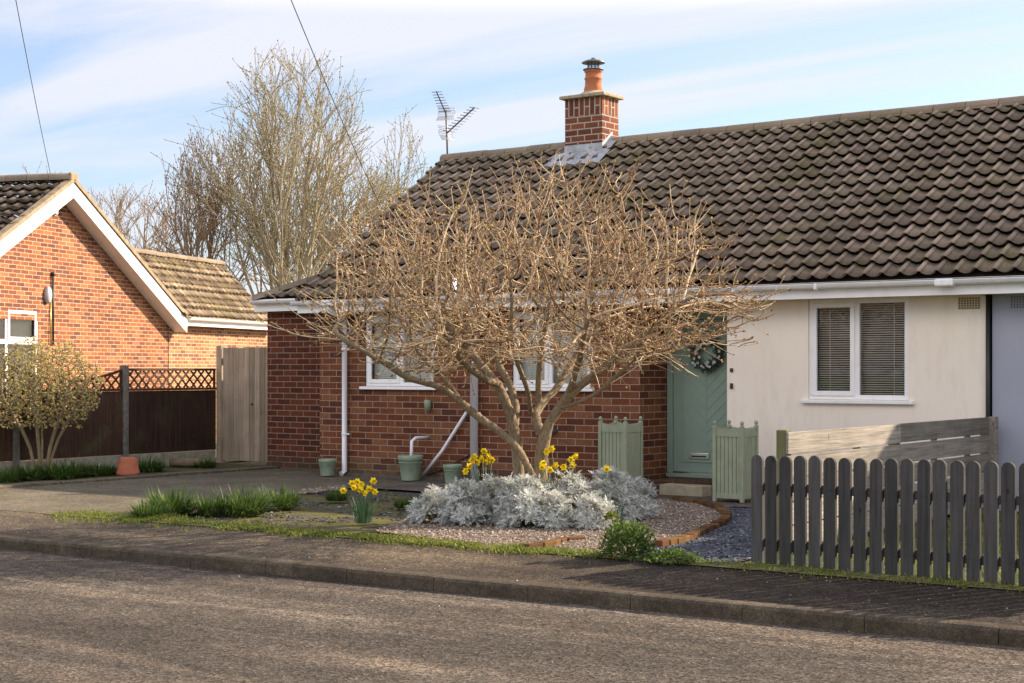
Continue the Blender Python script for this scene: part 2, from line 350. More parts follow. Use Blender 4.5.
M['bud_far']=m_island('pale_catkins',[(0,(.28,.23,.10)),(.5,(.40,.36,.16)),(1,(.36,.28,.15))],.8,.1,.2)
M['bud_far2']=m_island('brown_buds',[(0,(.20,.13,.08)),(.6,(.30,.20,.13)),(1,(.34,.28,.14))],.8,.1,.2)
M['shrub_leaf']=m_island('yellow_green_buds',[(0,(.36,.27,.10)),(.5,(.60,.50,.19)),(1,(.70,.62,.30))],.7,.2,.45)
M['tuft_dry']=m_island('dry_stems',[(0,(.22,.16,.09)),(1,(.38,.30,.18))],.8,.1)
M['edge_brick']=m_island('edging_bricks',[(0,(.07,.035,.02)),(.5,(.13,.06,.028)),(1,(.15,.095,.035))],.9,.1,0,25)
def m_bark(name,a,b,sc=25):
    t=NT(name); p=t.pos(); f=t.noise(t.mapv(p,(1,1,.35)),sc,5,.7); t2=t.noise(p,4,4,.6)
    c=t.ramp(f,[(.3,a),(.7,b)]); c=t.mix(.5,c,t.ramp(t2,[(.3,.7),(.7,1.3)]),'MULTIPLY'); t.bump(f,.6,.01); return t.fin(c,.85,.2)
M['bark']=m_bark('tree_bark',(.11,.08,.05),(.30,.225,.14),40)
M['twig']=m_island('tree_twigs',[(0,(.16,.095,.055)),(.35,(.32,.21,.125)),(.7,(.56,.41,.25)),(1,(.70,.56,.38))],.8,.2,0,9)
M['bark_far']=m_bark('far_tree_bark',(.25,.21,.14),(.44,.38,.26),8)
M['bark_far2']=m_bark('far_tree_bark_brown',(.25,.18,.12),(.38,.28,.19),8)
M['shrub_stem']=m_bark('shrub_stems',(.17,.125,.075),(.32,.25,.15))
# glass
t=NT('window_glass'); t.t.nodes.remove(t.b)
tr=t.n('ShaderNodeBsdfTransparent'); tr.inputs[0].default_value=(.93,.95,.94,1); gl=t.n('ShaderNodeBsdfGlossy'); gl.inputs['Roughness'].default_value=.015
fr=t.n('ShaderNodeFresnel'); fr.inputs[0].default_value=1.5; mx=t.n('ShaderNodeMixShader'); t.l(t.math('MULTIPLY',fr.outputs[0],1.6),mx.inputs[0]); t.l(tr.outputs[0],mx.inputs[1]); t.l(gl.outputs[0],mx.inputs[2]); t.l(mx.outputs[0],t.out.inputs[0])
M['glass']=t.m

# ------------------------------------------------------------------ setting
def yk(x): return 10.15+.0394*(x+3.24)
def yb(x): return 11.36+.028*(x+5.9)
def strip(name,xs,lo,hi,z0,z1,mat,kind='structure'):
    b=MB()
    for a,c in zip(xs[:-1],xs[1:]):
        b.face([(a,lo(a),z0),(c,lo(c),z0),(c,hi(c),z1),(a,hi(a),z1)])
    return tag(b.build(name,mat),kind=kind)
xs=[-120,-60,-30,-20,-14,-10,-6,-3,0,10,40,90]
b=MB(); b.face([(-400,-400,-.30),(400,-400,-.30),(400,600,-.30),(-400,600,-.30)]); tag(b.build('terrain',M['lawn']),kind='structure')
strip('road',xs,lambda x:yk(x)-7.5,lambda x:yk(x)+.02,-.225,-.203,M['asphalt'])
# dark gutter line of dirt beside the kerb is part of the road; kerb stones
b=MB(); x=-40.0; rr=random.Random(4)
while x<14:
    L=.915; y0=yk(x); y1=yk(x+L); dz=rr.uniform(-.005,.005)
    prof=[(0,-.30),(0,-.118),(.018,-.096),(.05,-.088),(.125,-.085),(.125,-.30)]
    for i in range(len(prof)-1):
        (u0,a0),(u1,a1)=prof[i],prof[i+1]
        b.face([(x+.0025,y0+u0,a0+dz),(x+L-.003,y1+u0,a0+dz),(x+L-.003,y1+u1,a1+dz),(x+.0025,y0+u1,a1+dz)][::1])
    for xx,yy,o_ in ((x+.003,y0,1),(x+L-.004,y1,0)):
        q=[(xx,yy+u,a+dz) for u,a in prof]; b.face(q if o_ else q[::-1])
    x+=L
tag(b.build('kerb',M['kerb']),kind='structure')
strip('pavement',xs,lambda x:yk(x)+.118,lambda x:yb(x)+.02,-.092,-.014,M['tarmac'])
# garden base under everything
strip('garden_ground',[-60,-30,-20,-14,-10,-6,0,20],lambda x:yb(x)-.01,lambda x:60,-.037,-.037,M['earth'])
# driveway with apron
def poly(name,pts,z,mat,kind='structure'):
    b=MB(); b.face([(p[0],p[1],z) for p in pts]); return tag(b.build(name,mat),kind=kind)
drive=[(-17.9,yb(-17.9)+.0),(-14.3,yb(-14.3)),(-13.0,12.1),(-13.9,13.4),(-14.25,14.6),(-14.2,16.0),(-14.2,18.9),(-17.9,18.9)]
poly('driveway',drive,-.012,M['drive'])
poly('front_path',[(-14.19,16.0),(-8.6,16.0),(-8.6,16.35),(-6.2,16.35),(-6.2,17.8),(-10.0,17.8),(-14.19,17.8)],-.006,M['slab'])
poly('planting_strip',[(-19.9,yb(-19.9)),(-18.16,yb(-18.2)),(-18.16,19),(-19.9,19)],-.010,M['earth'])
b=MB(); y=yb(-18)+.02
while y<18.6:
    b.box(-18.15,-17.91,y+.004,y+.6,-.06,.022+rr.uniform(-.006,.006)); y+=.605
tag(b.build('edging_slabs',M['drive']),kind='structure')
poly('neighbour_ground',[(-60,yb(-60)),(-19.95,yb(-20)),(-19.95,40),(-60,40)],-.014,M['drive'])
# beds
curve=[G(664,498),G(678,500),G(700,503),G(718,508),G(727,515),G(724,522),G(702,532),G(680,541),G(655,546)]
grav=[(-10.6,12.9),(-10.3,yb(-10.3)+.62),(-9.2,yb(-9.2)+.34)]+[(G(600,556).x,yb(-8)+.1)]+[(c.x,c.y) for c in curve[::-1]]+[(-9.9,15.7),(-10.3,14.6)]
poly('gravel_bed',grav,-.014,M['gravel_bed'])
sl=[(G(600,556).x,yb(-8)+.03),(-6.15,yb(-6.1)+.03),(-6.15,16.3),(-8.55,16.3)]+[(c.x,c.y) for c in curve]
poly('slate_bed',sl,-.020,M['slate_bed'])
poly('lawn',[(-5.95,yb(-5.9)+.1),(6,yb(6)+.1),(6,17.7),(-5.95,17.7)],-.012,M['lawn'])
strip('verge',[-14.4,-13,-11,-9,-7,-5,0,6],lambda x:yb(x)-.05,lambda x:yb(x)+.22,-.0095,-.006,M['verge_earth'])

def in_poly(x,y,P):
    c=False; j=len(P)-1
    for i in range(len(P)):
        if (P[i][1]>y)!=(P[j][1]>y) and x<(P[j][0]-P[i][0])*(y-P[i][1])/(P[j][1]-P[i][1])+P[i][0]: c=not c
        j=i
    return c
def scatter_stones(P,n,smin,smax,z,flat=.55,seed=1,dens=None):
    r=random.Random(seed); b=MB(); xs_=[p[0] for p in P]; ys_=[p[1] for p in P]; k=0; tries=0
    while k<n and tries<n*6:
        tries+=1
        x=r.uniform(min(xs_),max(xs_)); y=r.uniform(min(ys_),max(ys_))
        if not in_poly(x,y,P): continue
        if dens and r.random()>dens(x,y): continue
        s=r.uniform(smin,smax); a=r.uniform(0,2*PI); ca,sa=math.cos(a),math.sin(a)
        w=s*r.uniform(.6,1); h=s*flat*r.uniform(.6,1.2); tl=r.uniform(-.35,.35)
        vs=[]
        for ux,uy,uz in ((1,.1,0),(.2,1,.0),(-1,.2,0),(-.1,-1,0),(.1,.1,1),(-.35,-.2,.8),(0,0,-.6)):
            X=ux*s*r.uniform(.75,1.1); Y=uy*w; Zz=uz*h+X*tl
            vs.append((x+X*ca-Y*sa,y+X*sa+Y*ca,z+Zz+h*.35))
        b.mesh(vs,[(0,1,4),(1,5,4),(1,2,5),(2,3,5),(3,4,5),(3,0,4),(1,0,6),(2,1,6),(3,2,6),(0,3,6)]); k+=1
    return b
tag(scatter_stones(grav,12000,.009,.021,-.010,seed=2).build('gravel',M['gravel']),'pinkish pea gravel around the silver bushes and inside the brick edging','gravel',kind='stuff')
tag(scatter_stones(sl,8000,.012,.030,-.016,flat=.35,seed=3).build('slate_chippings',M['slate']),'blue grey slate chippings between the brick edging and the picket fence','slate chippings',kind='stuff')
mossbed=[(-14.1,14.4),(-14.15,16.0),(-10.6,15.6),(-10.5,12.0),(-11.9,11.5),(-13.4,11.9),(-13.8,13.2)]
tag(scatter_stones(mossbed,1300,.014,.032,-.034,flat=.4,seed=4,dens=lambda x,y: .9 if mnoise.noise(Vector((x*.7,y*2.2,0)))>.02 else .08).build('mossy_slate_chippings',M['slate_dark']),'dark slate chippings lying in mossy earth left of the silver bushes','slate chippings',kind='stuff')
edge_g=[G(262,497),G(264,493),G(345,485),G(347,489)]
tag(scatter_stones([(p.x,p.y) for p in edge_g],500,.015,.03,-.008,seed=5).build('pale_gravel_edge',M['gravel']),'thin band of pale gravel between driveway and mossy bed','gravel',kind='stuff')
# loose grit on the pavement & road
def pv(x,y): return -.092+.078*(y-yk(x)-.118)/(yb(x)-yk(x)-.118)
r=random.Random(9); b=MB()
for i in range(420):
    x=r.uniform(-14,-2); onroad=r.random()<.45
    if onroad: y=yk(x)-abs(r.gauss(0,1.2))-.02; z=-.203-.022*(yk(x)-y)/7.5
    else:
        y=r.uniform(yk(x)+.13,yb(x)); z=pv(x,y)
    s=r.uniform(.005,.014); a=r.uniform(0,6.3)
    vs=[(x+s*math.cos(a+q*1.57)*r.uniform(.6,1),y+s*math.sin(a+q*1.57)*r.uniform(.6,1),z+.001) for q in range(4)]+[(x,y,z+s*.6)]
    b.mesh(vs,[(0,1,4),(1,2,4),(2,3,4),(3,0,4)])
tag(b.build('grit',M['gravel']),'loose pale grit scattered over pavement and road','grit',kind='stuff')

# curved brick edging: countable bricks but one continuous mortared edging thing
def curve_bricks(pts,L=.16,w=.10,h=.07,seed=1):
    r=random.Random(seed); b=MB(); seg=[(pts[i+1]-pts[i]).length for i in range(len(pts)-1)]
    d=0; tot=sum(seg)
    while d<tot:
        s=d; i=0
        while i<len(seg)-1 and s>seg[i]: s-=seg[i]; i+=1
        dr=(pts[i+1]-pts[i]).normalized(); p=pts[i]+dr*s; nn=Vector((-dr.y,dr.x,0))
        a=r.uniform(-.08,.08); dd=(dr+nn*a)
        b.obox(p+Vector((0,0,r.uniform(-.012,.008)+h/2-.03)),dd,Vector((-dd.y,dd.x,0)),(r.uniform(-.06,.06),r.uniform(-.06,.06),1),L/2-.006,w/2,h/2)
        d+=L
    return b
bevel(tag(curve_bricks(curve[1:],seed=3).build('brick_edging',M['edge_brick']),'curved mossy brick edging around the gravel by the doorstep','edging'),.008)
low=[G(533,547),G(548,545),G(562,540),G(575,539)]
bevel(tag(curve_bricks(low,.2,.09,.06,5).build('brick_edging',M['edge_brick']),'short broken run of mossy edging at the pavement in front of the silver bushes','edging'),.008)

# ------------------------------------------------------------------ roof tiles
def tile_plane(P0,U,V,width,length,gauge,wave,amp=.040,lip=.050,npw=12,seed=1,start=0.0,clip=None):
    """P0 lower-left corner, U along the eaves, V up the slope; returns MB"""
    r=random.Random(seed); P0=Vector(P0); U=Vector(U).normalized(); V=Vector(V).normalized(); N=U.cross(V).normalized()
    if N.z<0: N=-N
    nc=math.ceil(length/gauge-.01); b=MB(); nu=int(round(width/wave))*npw
    for c in range(nc):
        v0=c*gauge; v1=min(length,(c+1)*gauge+.02); offs=[r.uniform(-.005,.006) for _ in range(nu//npw+2)]
        skew=[r.uniform(-.008,.008) for _ in range(nu//npw+2)]
        top=[];bot=[];und=[];uvs=[]
        for i in range(nu+1):
            ph=(i%npw)/npw; ti=i//npw; u=i*wave/npw
            # pantile profile: steep roll, wide shallow pan
            if ph<.42: h=amp*math.sin(ph/.42*PI)
            else: h=-amp*.62*math.sin((ph-.42)/.58*PI)
            if ph==0 and i>0: ti-=0
            o=offs[ti]; sk=skew[ti]
            vb=v0+sk
            sg_=N*(.022*mnoise.noise((P0+U*u+V*(v0))*.45)); P0_=P0; P0=P0+sg_
            bot.append(P0+U*u+V*vb+N*(h+lip+o)); top.append(P0+U*u+V*v1+N*(h*.96-.002+o*.3))
            und.append(P0+U*u+V*(vb+.06)+N*(h*.9+lip*.15)); uvs.append(u+.001); P0=P0_
        base=len(b.v); n=nu+1
        b.v += [tuple(p) for p in und]+[tuple(p) for p in bot]+[tuple(p) for p in top]
        for i in range(nu):
            for k,(va,vb_) in ((0,(v0+.01,v0+.01)),(1,(v0+.01,v1-.03))):
                b.f.append((base+k*n+i,base+k*n+i+1,base+(k+1)*n+i+1,base+(k+1)*n+i)); b.sm.append(k==1)
                ua,ub=uvs[i]+.0005-.001,uvs[i+1]-.0005-.001
                b.uv += [(ua,va),(ub,va),(ub,vb_),(ua,vb_)]
    return b
def ridge_run(P0,P1,rad=.13,L=.45,seed=1,up=Vector((0,0,1))):
    r=random.Random(seed); P0=Vector(P0);P1=Vector(P1); d=(P1-P0); n=max(1,round(d.length/L)); s=d/n; dn=d.normalized(); sd=dn.cross(up).normalized(); u2=sd.cross(dn)
    b=MB()
    for i in range(n):
        a=P0+s*i+dn*.004; e=P0+s*(i+1)-dn*.004; dz=r.uniform(-.004,.006)
        ring=[]
        for q in range(9):
            t=PI*(-.08+1.16*q/8); ring.append(sd*math.cos(t)*rad+u2*(math.sin(t)*rad*.8+dz-.03))
        for q in range(8): b.face([a+ring[q],e+ring[q],e+ring[q+1],a+ring[q+1]],uv=[(i*.45+.1,q*.1)]*4,smooth=False)
        b.face([a+x for x in ring]); b.face([e+x for x in ring[::-1]])
    return b

# ------------------------------------------------------------------ main house
PITCH=(5.17-2.66)/3.6
XL,XP,YF,YW,YR,ZR=-16.56,-6.09,17.36,17.75,21.0,5.14
def wall(b,axis,c,u0,u1,z0,z1,holes=(),th=.12,inward=1,topf=None):
    """wall skin with openings; axis 'x': runs along x at y=c; reveals go `inward`*th"""
    us=sorted(set([u0,u1]+[h[0] for h in holes]+[h[1] for h in holes])); zs=sorted(set([z0,z1]+[h[2] for h in holes]+[h[3] for h in holes]))
    def P(u,z,d=0): return (u,c+d,z) if axis=='x' else (c+d,u,z)
    def q(pts): b.face(pts)
    for i in range(len(us)-1):
        for j in range(len(zs)-1):
            um=(us[i]+us[i+1])/2; zm=(zs[j]+zs[j+1])/2
            if any(h[0]<um<h[1] and h[2]<zm<h[3] for h in holes): continue
            q([P(us[i],zs[j]),P(us[i+1],zs[j]),P(us[i+1],zs[j+1]),P(us[i],zs[j+1])])
            d=inward*th
            q([P(us[i],zs[j],d),P(us[i],zs[j+1],d),P(us[i+1],zs[j+1],d),P(us[i+1],zs[j],d)])
    for (a,e,zl,zh) in holes:
        d=inward*th
        q([P(a,zl),P(a,zl,d),P(a,zh,d),P(a,zh)]); q([P(e,zl),P(e,zh),P(e,zh,d),P(e,zl,d)])
        q([P(a,zl),P(e,zl),P(e,zl,d),P(a,zl,d)]); q([P(a,zh),P(a,zh,d),P(e,zh,d),P(e,zh)])
house=empty('bungalow',(-11.3,17.75,0))
tag(house,'red brown brick and cream rendered bungalow with sage green door and brown pantile roof','house')
def part(b,name,mat,parent=house,thing_=None,label=None):
    root=thing_ or house
    o=b.build(name,mat,parent)
    # children of moved empties: vertices are in world space, so undo the parent's offset
    o.matrix_parent_inverse=Matrix.Translation(-Vector(root.location))
    if parent is not root: o.matrix_parent_inverse=Matrix.Identity(4)
    if label: o['label']=label
    return o
W1=(-15.52,-14.20,1.34,2.40); W2=(-12.80,-11.50,1.34,2.40); W3=(-8.31,-7.02,1.225,2.455)
b=MB(); wall(b,'x',YW,-16.44,-10.72,-.1,2.5,[W1,W2]); wall(b,'y',-10.72,YW,18.50,-.1,2.5,inward=-1)
part(b,'brick_wall',M['brick'])
b=MB(); wall(b,'y',-16.44,YW,24.25,-.1,2.5,inward=1)
b.face([(-16.44,YW,2.5),(-16.44,YR,4.95),(-16.44,24.25,2.5)]); wall(b,'x',24.25,-18.2,3,-.1,2.6,inward=-1)
part(b,'end_wall',M['brick'])
b=MB(); wall(b,'x',18.40,-18.20,-16.44,-.1,2.62); wall(b,'y',-18.20,18.40,24.25,-.1,2.62,inward=1)
part(b,'extension_wall',M['brick_dark'],label='slightly darker brick wall set back at the left end')
b=MB(); wall(b,'x',YW,-9.43,-6.10,-.1,2.5,[W3]); wall(b,'y',-9.43,YW,18.50,-.1,2.5,inward=1)
part(b,'rendered_wall',M['render'])
b=MB(); wall(b,'x',18.50,-10.72,-9.43,-.1,2.5,[(-10.70,-9.50,.19,2.36)])
part(b,'porch_wall',M['render'])
# interior dark box behind windows & door
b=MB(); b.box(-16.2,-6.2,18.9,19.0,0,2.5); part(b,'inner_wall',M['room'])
# concrete plinth
b=MB(); b.box(-16.40,-10.76,YW-.035,YW+.01,-.05,.035); part(b,'plinth',M['slab'])
# roof
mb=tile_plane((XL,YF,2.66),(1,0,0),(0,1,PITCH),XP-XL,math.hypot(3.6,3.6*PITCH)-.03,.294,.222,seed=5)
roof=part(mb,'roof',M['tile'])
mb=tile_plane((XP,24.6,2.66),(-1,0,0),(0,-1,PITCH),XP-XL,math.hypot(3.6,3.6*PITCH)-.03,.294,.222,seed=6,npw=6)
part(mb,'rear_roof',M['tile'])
# under-roof deck so no light passes
b=MB()
b.face([(XL,YF+.02,2.62),(XP,YF+.02,2.62),(XP,YR,5.10),(XL,YR,5.10)]); b.face([(XL,YR,5.10),(XP,YR,5.10),(XP,24.58,2.62),(XL,24.58,2.62)])
part(b,'roof_deck',M['room'])
part(ridge_run((XL-.02,YR,ZR+.05),(XP,YR,ZR+.05),seed=2),'ridge_tiles',M['ridge'],roof)
# verge mortar + undercloak down the left end
b=MB(); b.obox(((XL-.01),(YF+YR)/2,(2.66+ZR)/2-.005),(0,1,PITCH),(1,0,0),(0,-PITCH,1),math.hypot(1.8,1.8*PITCH),.028,.032)
b.obox(((XL-.01),(24.6+YR)/2,(2.66+ZR)/2-.005),(0,-1,PITCH),(1,0,0),(0,PITCH,1),math.hypot(1.8,1.8*PITCH),.028,.032)
part(b,'verge',M['ridge'],roof)
# extension roof: low slope rising to the main gable
b=tile_plane((-18.34,18.27,2.74),(1,0,0),(0,1,.70),1.78,.95,.294,.222,seed=8)
hp=[]
E0=Vector((-18.36,18.25,2.78)); E1=Vector((XL+.0,18.95,3.32))
for i,v in enumerate(b.v):
    # trim the slope to the hip line
    x,y,z=v; t_=(x-E0.x)/(E1.x-E0.x); ymax=E0.y+t_*(E1.y-E0.y)+.02
    if y>ymax: b.v[i]=(x,ymax,z-(y-ymax)*.70)
er=part(b,'extension_roof',M['tile'])
b=MB(); b.face([(-18.36,18.25,2.74),E1,(XL,24.3,3.32),(-18.36,24.3,2.74)]); part(b,'side_slope',M['tile'],er)
part(ridge_run(E0+Vector((0,0,-.02)),E1+Vector((0,0,.0)),rad=.10,seed=3),'hip_tiles',M['tile'],er)
b=MB(); b.box(-18.36,-16.46,18.25,18.275,2.53,2.73); b.box(-18.36,-18.335,18.276,24.3,2.53,2.73); b.box(-18.33,-16.46,18.277,18.396,2.54,2.55); b.box(-18.33,-18.202,18.397,24.3,2.54,2.55); bevel(part(b,'extension_fascia',M['upvc']),.004)
def gutter(b,x0,x1,y,z,r=.058,close=True):
    n=8; ring=[]
    for q in range(n+1):
        t=PI+PI*q/n; ring.append((math.cos(t)*r,math.sin(t)*r*.95))
    ring2=[(-r+.006,.0)]+[((r-.006)*math.cos(PI+PI*q/n),(r-.006)*math.sin(PI+PI*q/n)) for q in range(1,n)]+[(r-.006,0)]
    ring=[(-r-.006,.006),(-r-.006,-.004)]+ring[1:]
    for i in range(len(ring)-1):
        b.face([(x0,y+ring[i][0],z+ring[i][1]),(x1,y+ring[i][0],z+ring[i][1]),(x1,y+ring[i+1][0],z+ring[i+1][1]),(x0,y+ring[i+1][0],z+ring[i+1][1])],smooth=False)
    for i in range(len(ring2)-1):
        b.face([(x0,y+ring2[i][0],z+ring2[i][1]),(x0,y+ring2[i+1][0],z+ring2[i+1][1]),(x1,y+ring2[i+1][0],z+ring2[i+1][1]),(x1,y+ring2[i][0],z+ring2[i][1])])
    b.face([(x0,y-r-.006,z+.006),(x1,y-r-.006,z+.006),(x1,y-r+.006,z+.0),(x0,y-r+.006,z+.0)])
    for xx in (x0,x1): b.face([(xx,y+a,z+c) for a,c in ring])
b=MB(); gutter(b,-18.34,-16.50,18.18,2.70); part(b,'extension_gutter',M['gutter'])
# fascia, soffit, gutter
b=MB(); b.box(XL-.02,XP,17.40,17.425,2.445,2.64); bevel(part(b,'fascia',M['upvc']),.004)
b=MB(); b.box(XL-.02,XP,17.428,YW-.003,2.452,2.462); b.box(-10.72,-9.43,YW,18.5,2.452,2.462); part(b,'soffit',M['soffit'])
b=MB(); gutter(b,XL-.05,XP-.002,17.33,2.612)
gut=part(b,'gutter',M['gutter'])
for bx in (-15.87,-14.5,-13.0,-11.5,-10.0,-9.1,-8.0,-6.42):
    b=MB(); wd=.11 if bx in(-15.87,-6.42) else .02; b.box(bx-wd,bx+wd,17.255,17.405,2.540,2.625); bevel(part(b,'gutter_bracket',M['gutter'],gut),.02)
# chimney
chx0,chx1,chy0,chy1=-13.89,-13.19,20.70,21.18
def box_bricks(b,x0,x1,y0,y1,z0,z1):
    b.box(x0,x1,y0,y1,z0,z1)
b=MB(); b.box(chx0,chx1,chy0,chy1,4.7,5.60); chim=part(b,'chimney',M['brick_chim'])
b=MB(); b.box(chx0,chx1,chy0,chy1,5.602,5.88); part(b,'soldier_course',M['brick_soldier'],chim)
b=MB(); b.box(chx0-.07,chx1+.07,chy0-.07,chy1+.07,5.882,5.935); bevel(part(b,'chimney_cap',M['capstone'],chim),.01)
cx_,cy_=(chx0+chx1)/2+.03,(chy0+chy1)/2
b=MB(); b.lathe([(.36,0),(.22,.045),(.15,.09),(.13,.10)],4,(0,0,0)); 
b=MB(); b.lathe([(.30,5.935),(.2,5.975),(.15,6.01),(.12,6.02)],20,(cx_,cy_,0)); part(b,'flaunching',M['capstone'],chim)
b=MB(); b.lathe([(.150,6.00),(.148,6.06),(.135,6.10),(.130,6.19),(.142,6.20),(.142,6.225),(.130,6.235),(.125,6.31),(.145,6.32),(.145,6.345),(.10,6.345),(.10,6.2)],24,(cx_,cy_,0)); part(b,'chimney_pot',M['pot_clay'],chim)
b=MB(); b.lathe([(.10,6.33),(.10,6.345),(.165,6.35),(.165,6.365),(.10,6.37)],24,(cx_,cy_,0))
for k in range(10):
    a=2*PI*k/10; b.tube([(cx_+.09*math.cos(a),cy_+.09*math.sin(a),6.35),(cx_+.09*math.cos(a),cy_+.09*math.sin(a),6.47)],.006,5)
for z in (6.39,6.43): b.lathe([(.092,z),(.097,z+.004),(.092,z+.008)],20,(cx_,cy_,0))
b.lathe([(.185,6.462),(.187,6.475),(.12,6.505),(.04,6.525),(.035,6.545),(.0,6.548)],24,(cx_,cy_,0)); b.lathe([(.185,6.462),(.0,6.49)],24,(cx_,cy_,0))
part(b,'cowl',M['metal'],chim)
# lead flashing apron and steps
b=MB()
def roofz(y): return 2.66+(y-YF)*PITCH
yA,yB=20.36,20.70
n=22
for i in range(n):
    x0=chx0-.16+(chx1-chx0+.32)*i/n; x1=chx0-.16+(chx1-chx0+.32)*(i+1)/n
    def zz(x,y): return roofz(y)+.058+.012*math.sin((x-XL)/.222*2*PI)
    yf0=yA+.05*math.sin(i*1.9)*.3; yf1=yA+.05*math.sin((i+1)*1.9)*.3
    b.face([(x0,yf0,zz(x0,yA)-.01),(x1,yf1,zz(x1,yA)-.01),(x1,yB,zz(x1,yB)),(x0,yB,zz(x0,yB))],smooth=True)
b.box(chx0-.006,chx1+.006,chy0-.008,chy0-.001,roofz(yB)+.05,roofz(yB)+.16)
b.face([(chx1+.003,chy0-.008,roofz(chy0)+.03),(chx1+.16,chy0-.0,roofz(chy0)+.075),(chx1+.16,chy0+.24,roofz(chy0+.24)+.085),(chx1+.003,chy0+.26,roofz(chy0+.26)+.12)])
b.face([(chx1+.004,chy0-.008,roofz(chy0)+.02),(chx1+.004,chy0+.3,5.2),(chx1+.004,chy0+.3,5.36),(chx1+.004,chy0-.008,roofz(chy0)+.16)])
part(b,'flashing',M['lead'],chim)
# windows
def window(root,w,y,split=.5,slats='h',sash='l',sgn=-1,off=.02,prt=None,blindmat='blind',closed=.5):
    x0,x1,z0,z1=w; yo=y+off; fr=.062
    b=MB()
    b.box(x0+.002,x1-.002,yo,yo+.06,z0+.002,z0+fr); b.box(x0+.002,x1-.002,yo,yo+.06,z1-fr,z1-.002)
    b.box(x0+.002,x0+fr,yo+.001,yo+.059,z0+fr,z1-fr); b.box(x1-fr,x1-.002,yo+.001,yo+.059,z0+fr,z1-fr)
    xm=x0+(x1-x0)*split; b.box(xm-.035,xm+.035,yo+.001,yo+.059,z0+fr,z1-fr)
    f=bevel(part(b,'window',M['upvc'],root,thing_=root),.005)
    # opening sash
    b=MB(); sx0,sx1=(x0+fr-.012,xm-.022) if sash=='l' else (xm+.022,x1-fr+.012); sz0,sz1=z0+fr-.012,z1-fr+.012; s_=.058
    b.box(sx0,sx1,yo-.018,yo+.02,sz0,sz0+s_); b.box(sx0,sx1,yo-.018,yo+.02,sz1-s_,sz1); b.box(sx0,sx0+s_,yo-.017,yo+.019,sz0+s_,sz1-s_); b.box(sx1-s_,sx1,yo-.017,yo+.019,sz0+s_,sz1-s_)
    bevel(part(b,'sash',M['upvc'],f,root),.005)
    for (a,e) in ((x0+fr-.01,xm-.03),(xm+.03,x1-fr+.01)):
        b=MB(); b.face([(a,yo+.03,z0+fr-.01),(e,yo+.03,z0+fr-.01),(e,yo+.03,z1-fr+.01),(a,yo+.03,z1-fr+.01)]); part(b,'pane',M['glass'],f,root)
    b=MB(); b.box(x0-.07,x1+.07,y-.06,yo+.03,z0-.045,z0-.001); bevel(part(b,'sill',M['upvc'],f,root),.008)
    b=MB()
    if slats=='h':
        z=z0+.05; k=0
        while z<z1-.04:
            a=closed; c_,s_=math.cos(a)*.0135,math.sin(a)*.0135; yy=yo+.13
            for q in (0,):
                b.face([(x0+.05,yy-c_,z-s_),(x1-.05,yy-c_,z-s_),(x1-.05,yy,z+.002),(x0+.05,yy,z+.002)],smooth=True); b.face([(x0+.05,yy,z+.002),(x1-.05,yy,z+.002),(x1-.05,yy+c_,z+s_),(x0+.05,yy+c_,z+s_)],smooth=True)
            z+=.0275
        for q in (.18,.5,.82): xx=x0+(x1-x0)*q; b.box(xx-.003,xx+.003,yo+.108,yo+.112,z0+.04,z1-.03)
    part(b,'blind',M[blindmat],f,root)
    return f
window(house,W1,YW,.52,closed=1.2); window(house,W2,YW,.48,closed=1.2); window(house,W3,YW,.485,closed=.5)
# door
DX0,DX1,DY,DZ0,DZ1=-10.70,-9.50,18.42,.20,2.35
b=MB(); fw=.085
b.box(DX0,DX0+fw,DY,DY+.07,DZ0,DZ1); b.box(DX1-fw,DX1,DY,DY+.07,DZ0,DZ1); b.box(DX0+fw,DX1-fw,DY,DY+.07,DZ1-fw,DZ1); b.box(DX0,DX1,DY-.03,DY+.07,DZ0-.055,DZ0-.002)
fr_=bevel(part(b,'door_frame',M['door']),.006)
b=MB(); a,e,zl,zh=DX0+fw+.006,DX1-fw-.006,DZ0+.02,DZ1-fw-.006
b.box(a,e,DY+.02,DY+.064,zl,zh)
# raised moulding rectangle and diagonal planking grooves
m0,m1,n0,n1=a+.13,e-.13,zl+.13,zh-.13
for (p,q,s_,t_) in ((m0,m1,n0,n0+.022),(m0,m1,n1-.022,n1)): b.box(p,q,DY+.006,DY+.0205,s_,t_)
for (p,q) in ((m0,m0+.022),(m1-.022,m1)): b.box(p,q,DY+.006,DY+.0205,n0+.022,n1-.022)
xm=(m0+m1)/2
b.box(xm-.004,xm+.004,DY+.015,DY+.0203,n0+.03,n1-.03)
k=n0+.1
while k<n1-.35:
    for sgn in (-1,1):
        x_a,x_b=(m0+.03,xm-.005) if sgn<0 else (xm+.005,m1-.03)
        z_a,z_b=(k+.33,k) if sgn<0 else (k,k+.33)
        c=Vector(((x_a+x_b)/2,DY+.0175,(z_a+z_b)/2)); u=Vector((x_b-x_a,0,z_b-z_a))
        b.obox(c,u,(0,1,0),u.cross(Vector((0,1,0))),u.length/2,.003,.005)
    k+=.15
door=bevel(part(b,'door',M['door']),.003)
b=MB(); b.box(-10.36,-10.06,DY+.0,DY+.0195,.40,.475); bevel(part(b,'letterbox',M['chrome'],door),.004)
b=MB(); b.box(-10.32,-10.10,DY-.006,DY-.001,.42,.442); part(b,'letterbox_flap',M['black'],door)
b=MB(); hx=DX1-fw-.065; b.box(hx-.02,hx+.02,DY+.006,DY+.0195,1.16,1.42); b.tube([(hx,DY+.01,1.34),(hx,DY-.05,1.34),(hx-.12,DY-.05,1.34)],.011,8); bevel(part(b,'door_handle',M['brass'],door),.002)
b=MB(); b.box(DX0+.1,DX1-.1,DY-.012,DY+.018,DZ0+.0,DZ0+.018); part(b,'threshold',M['chrome'],fr_)
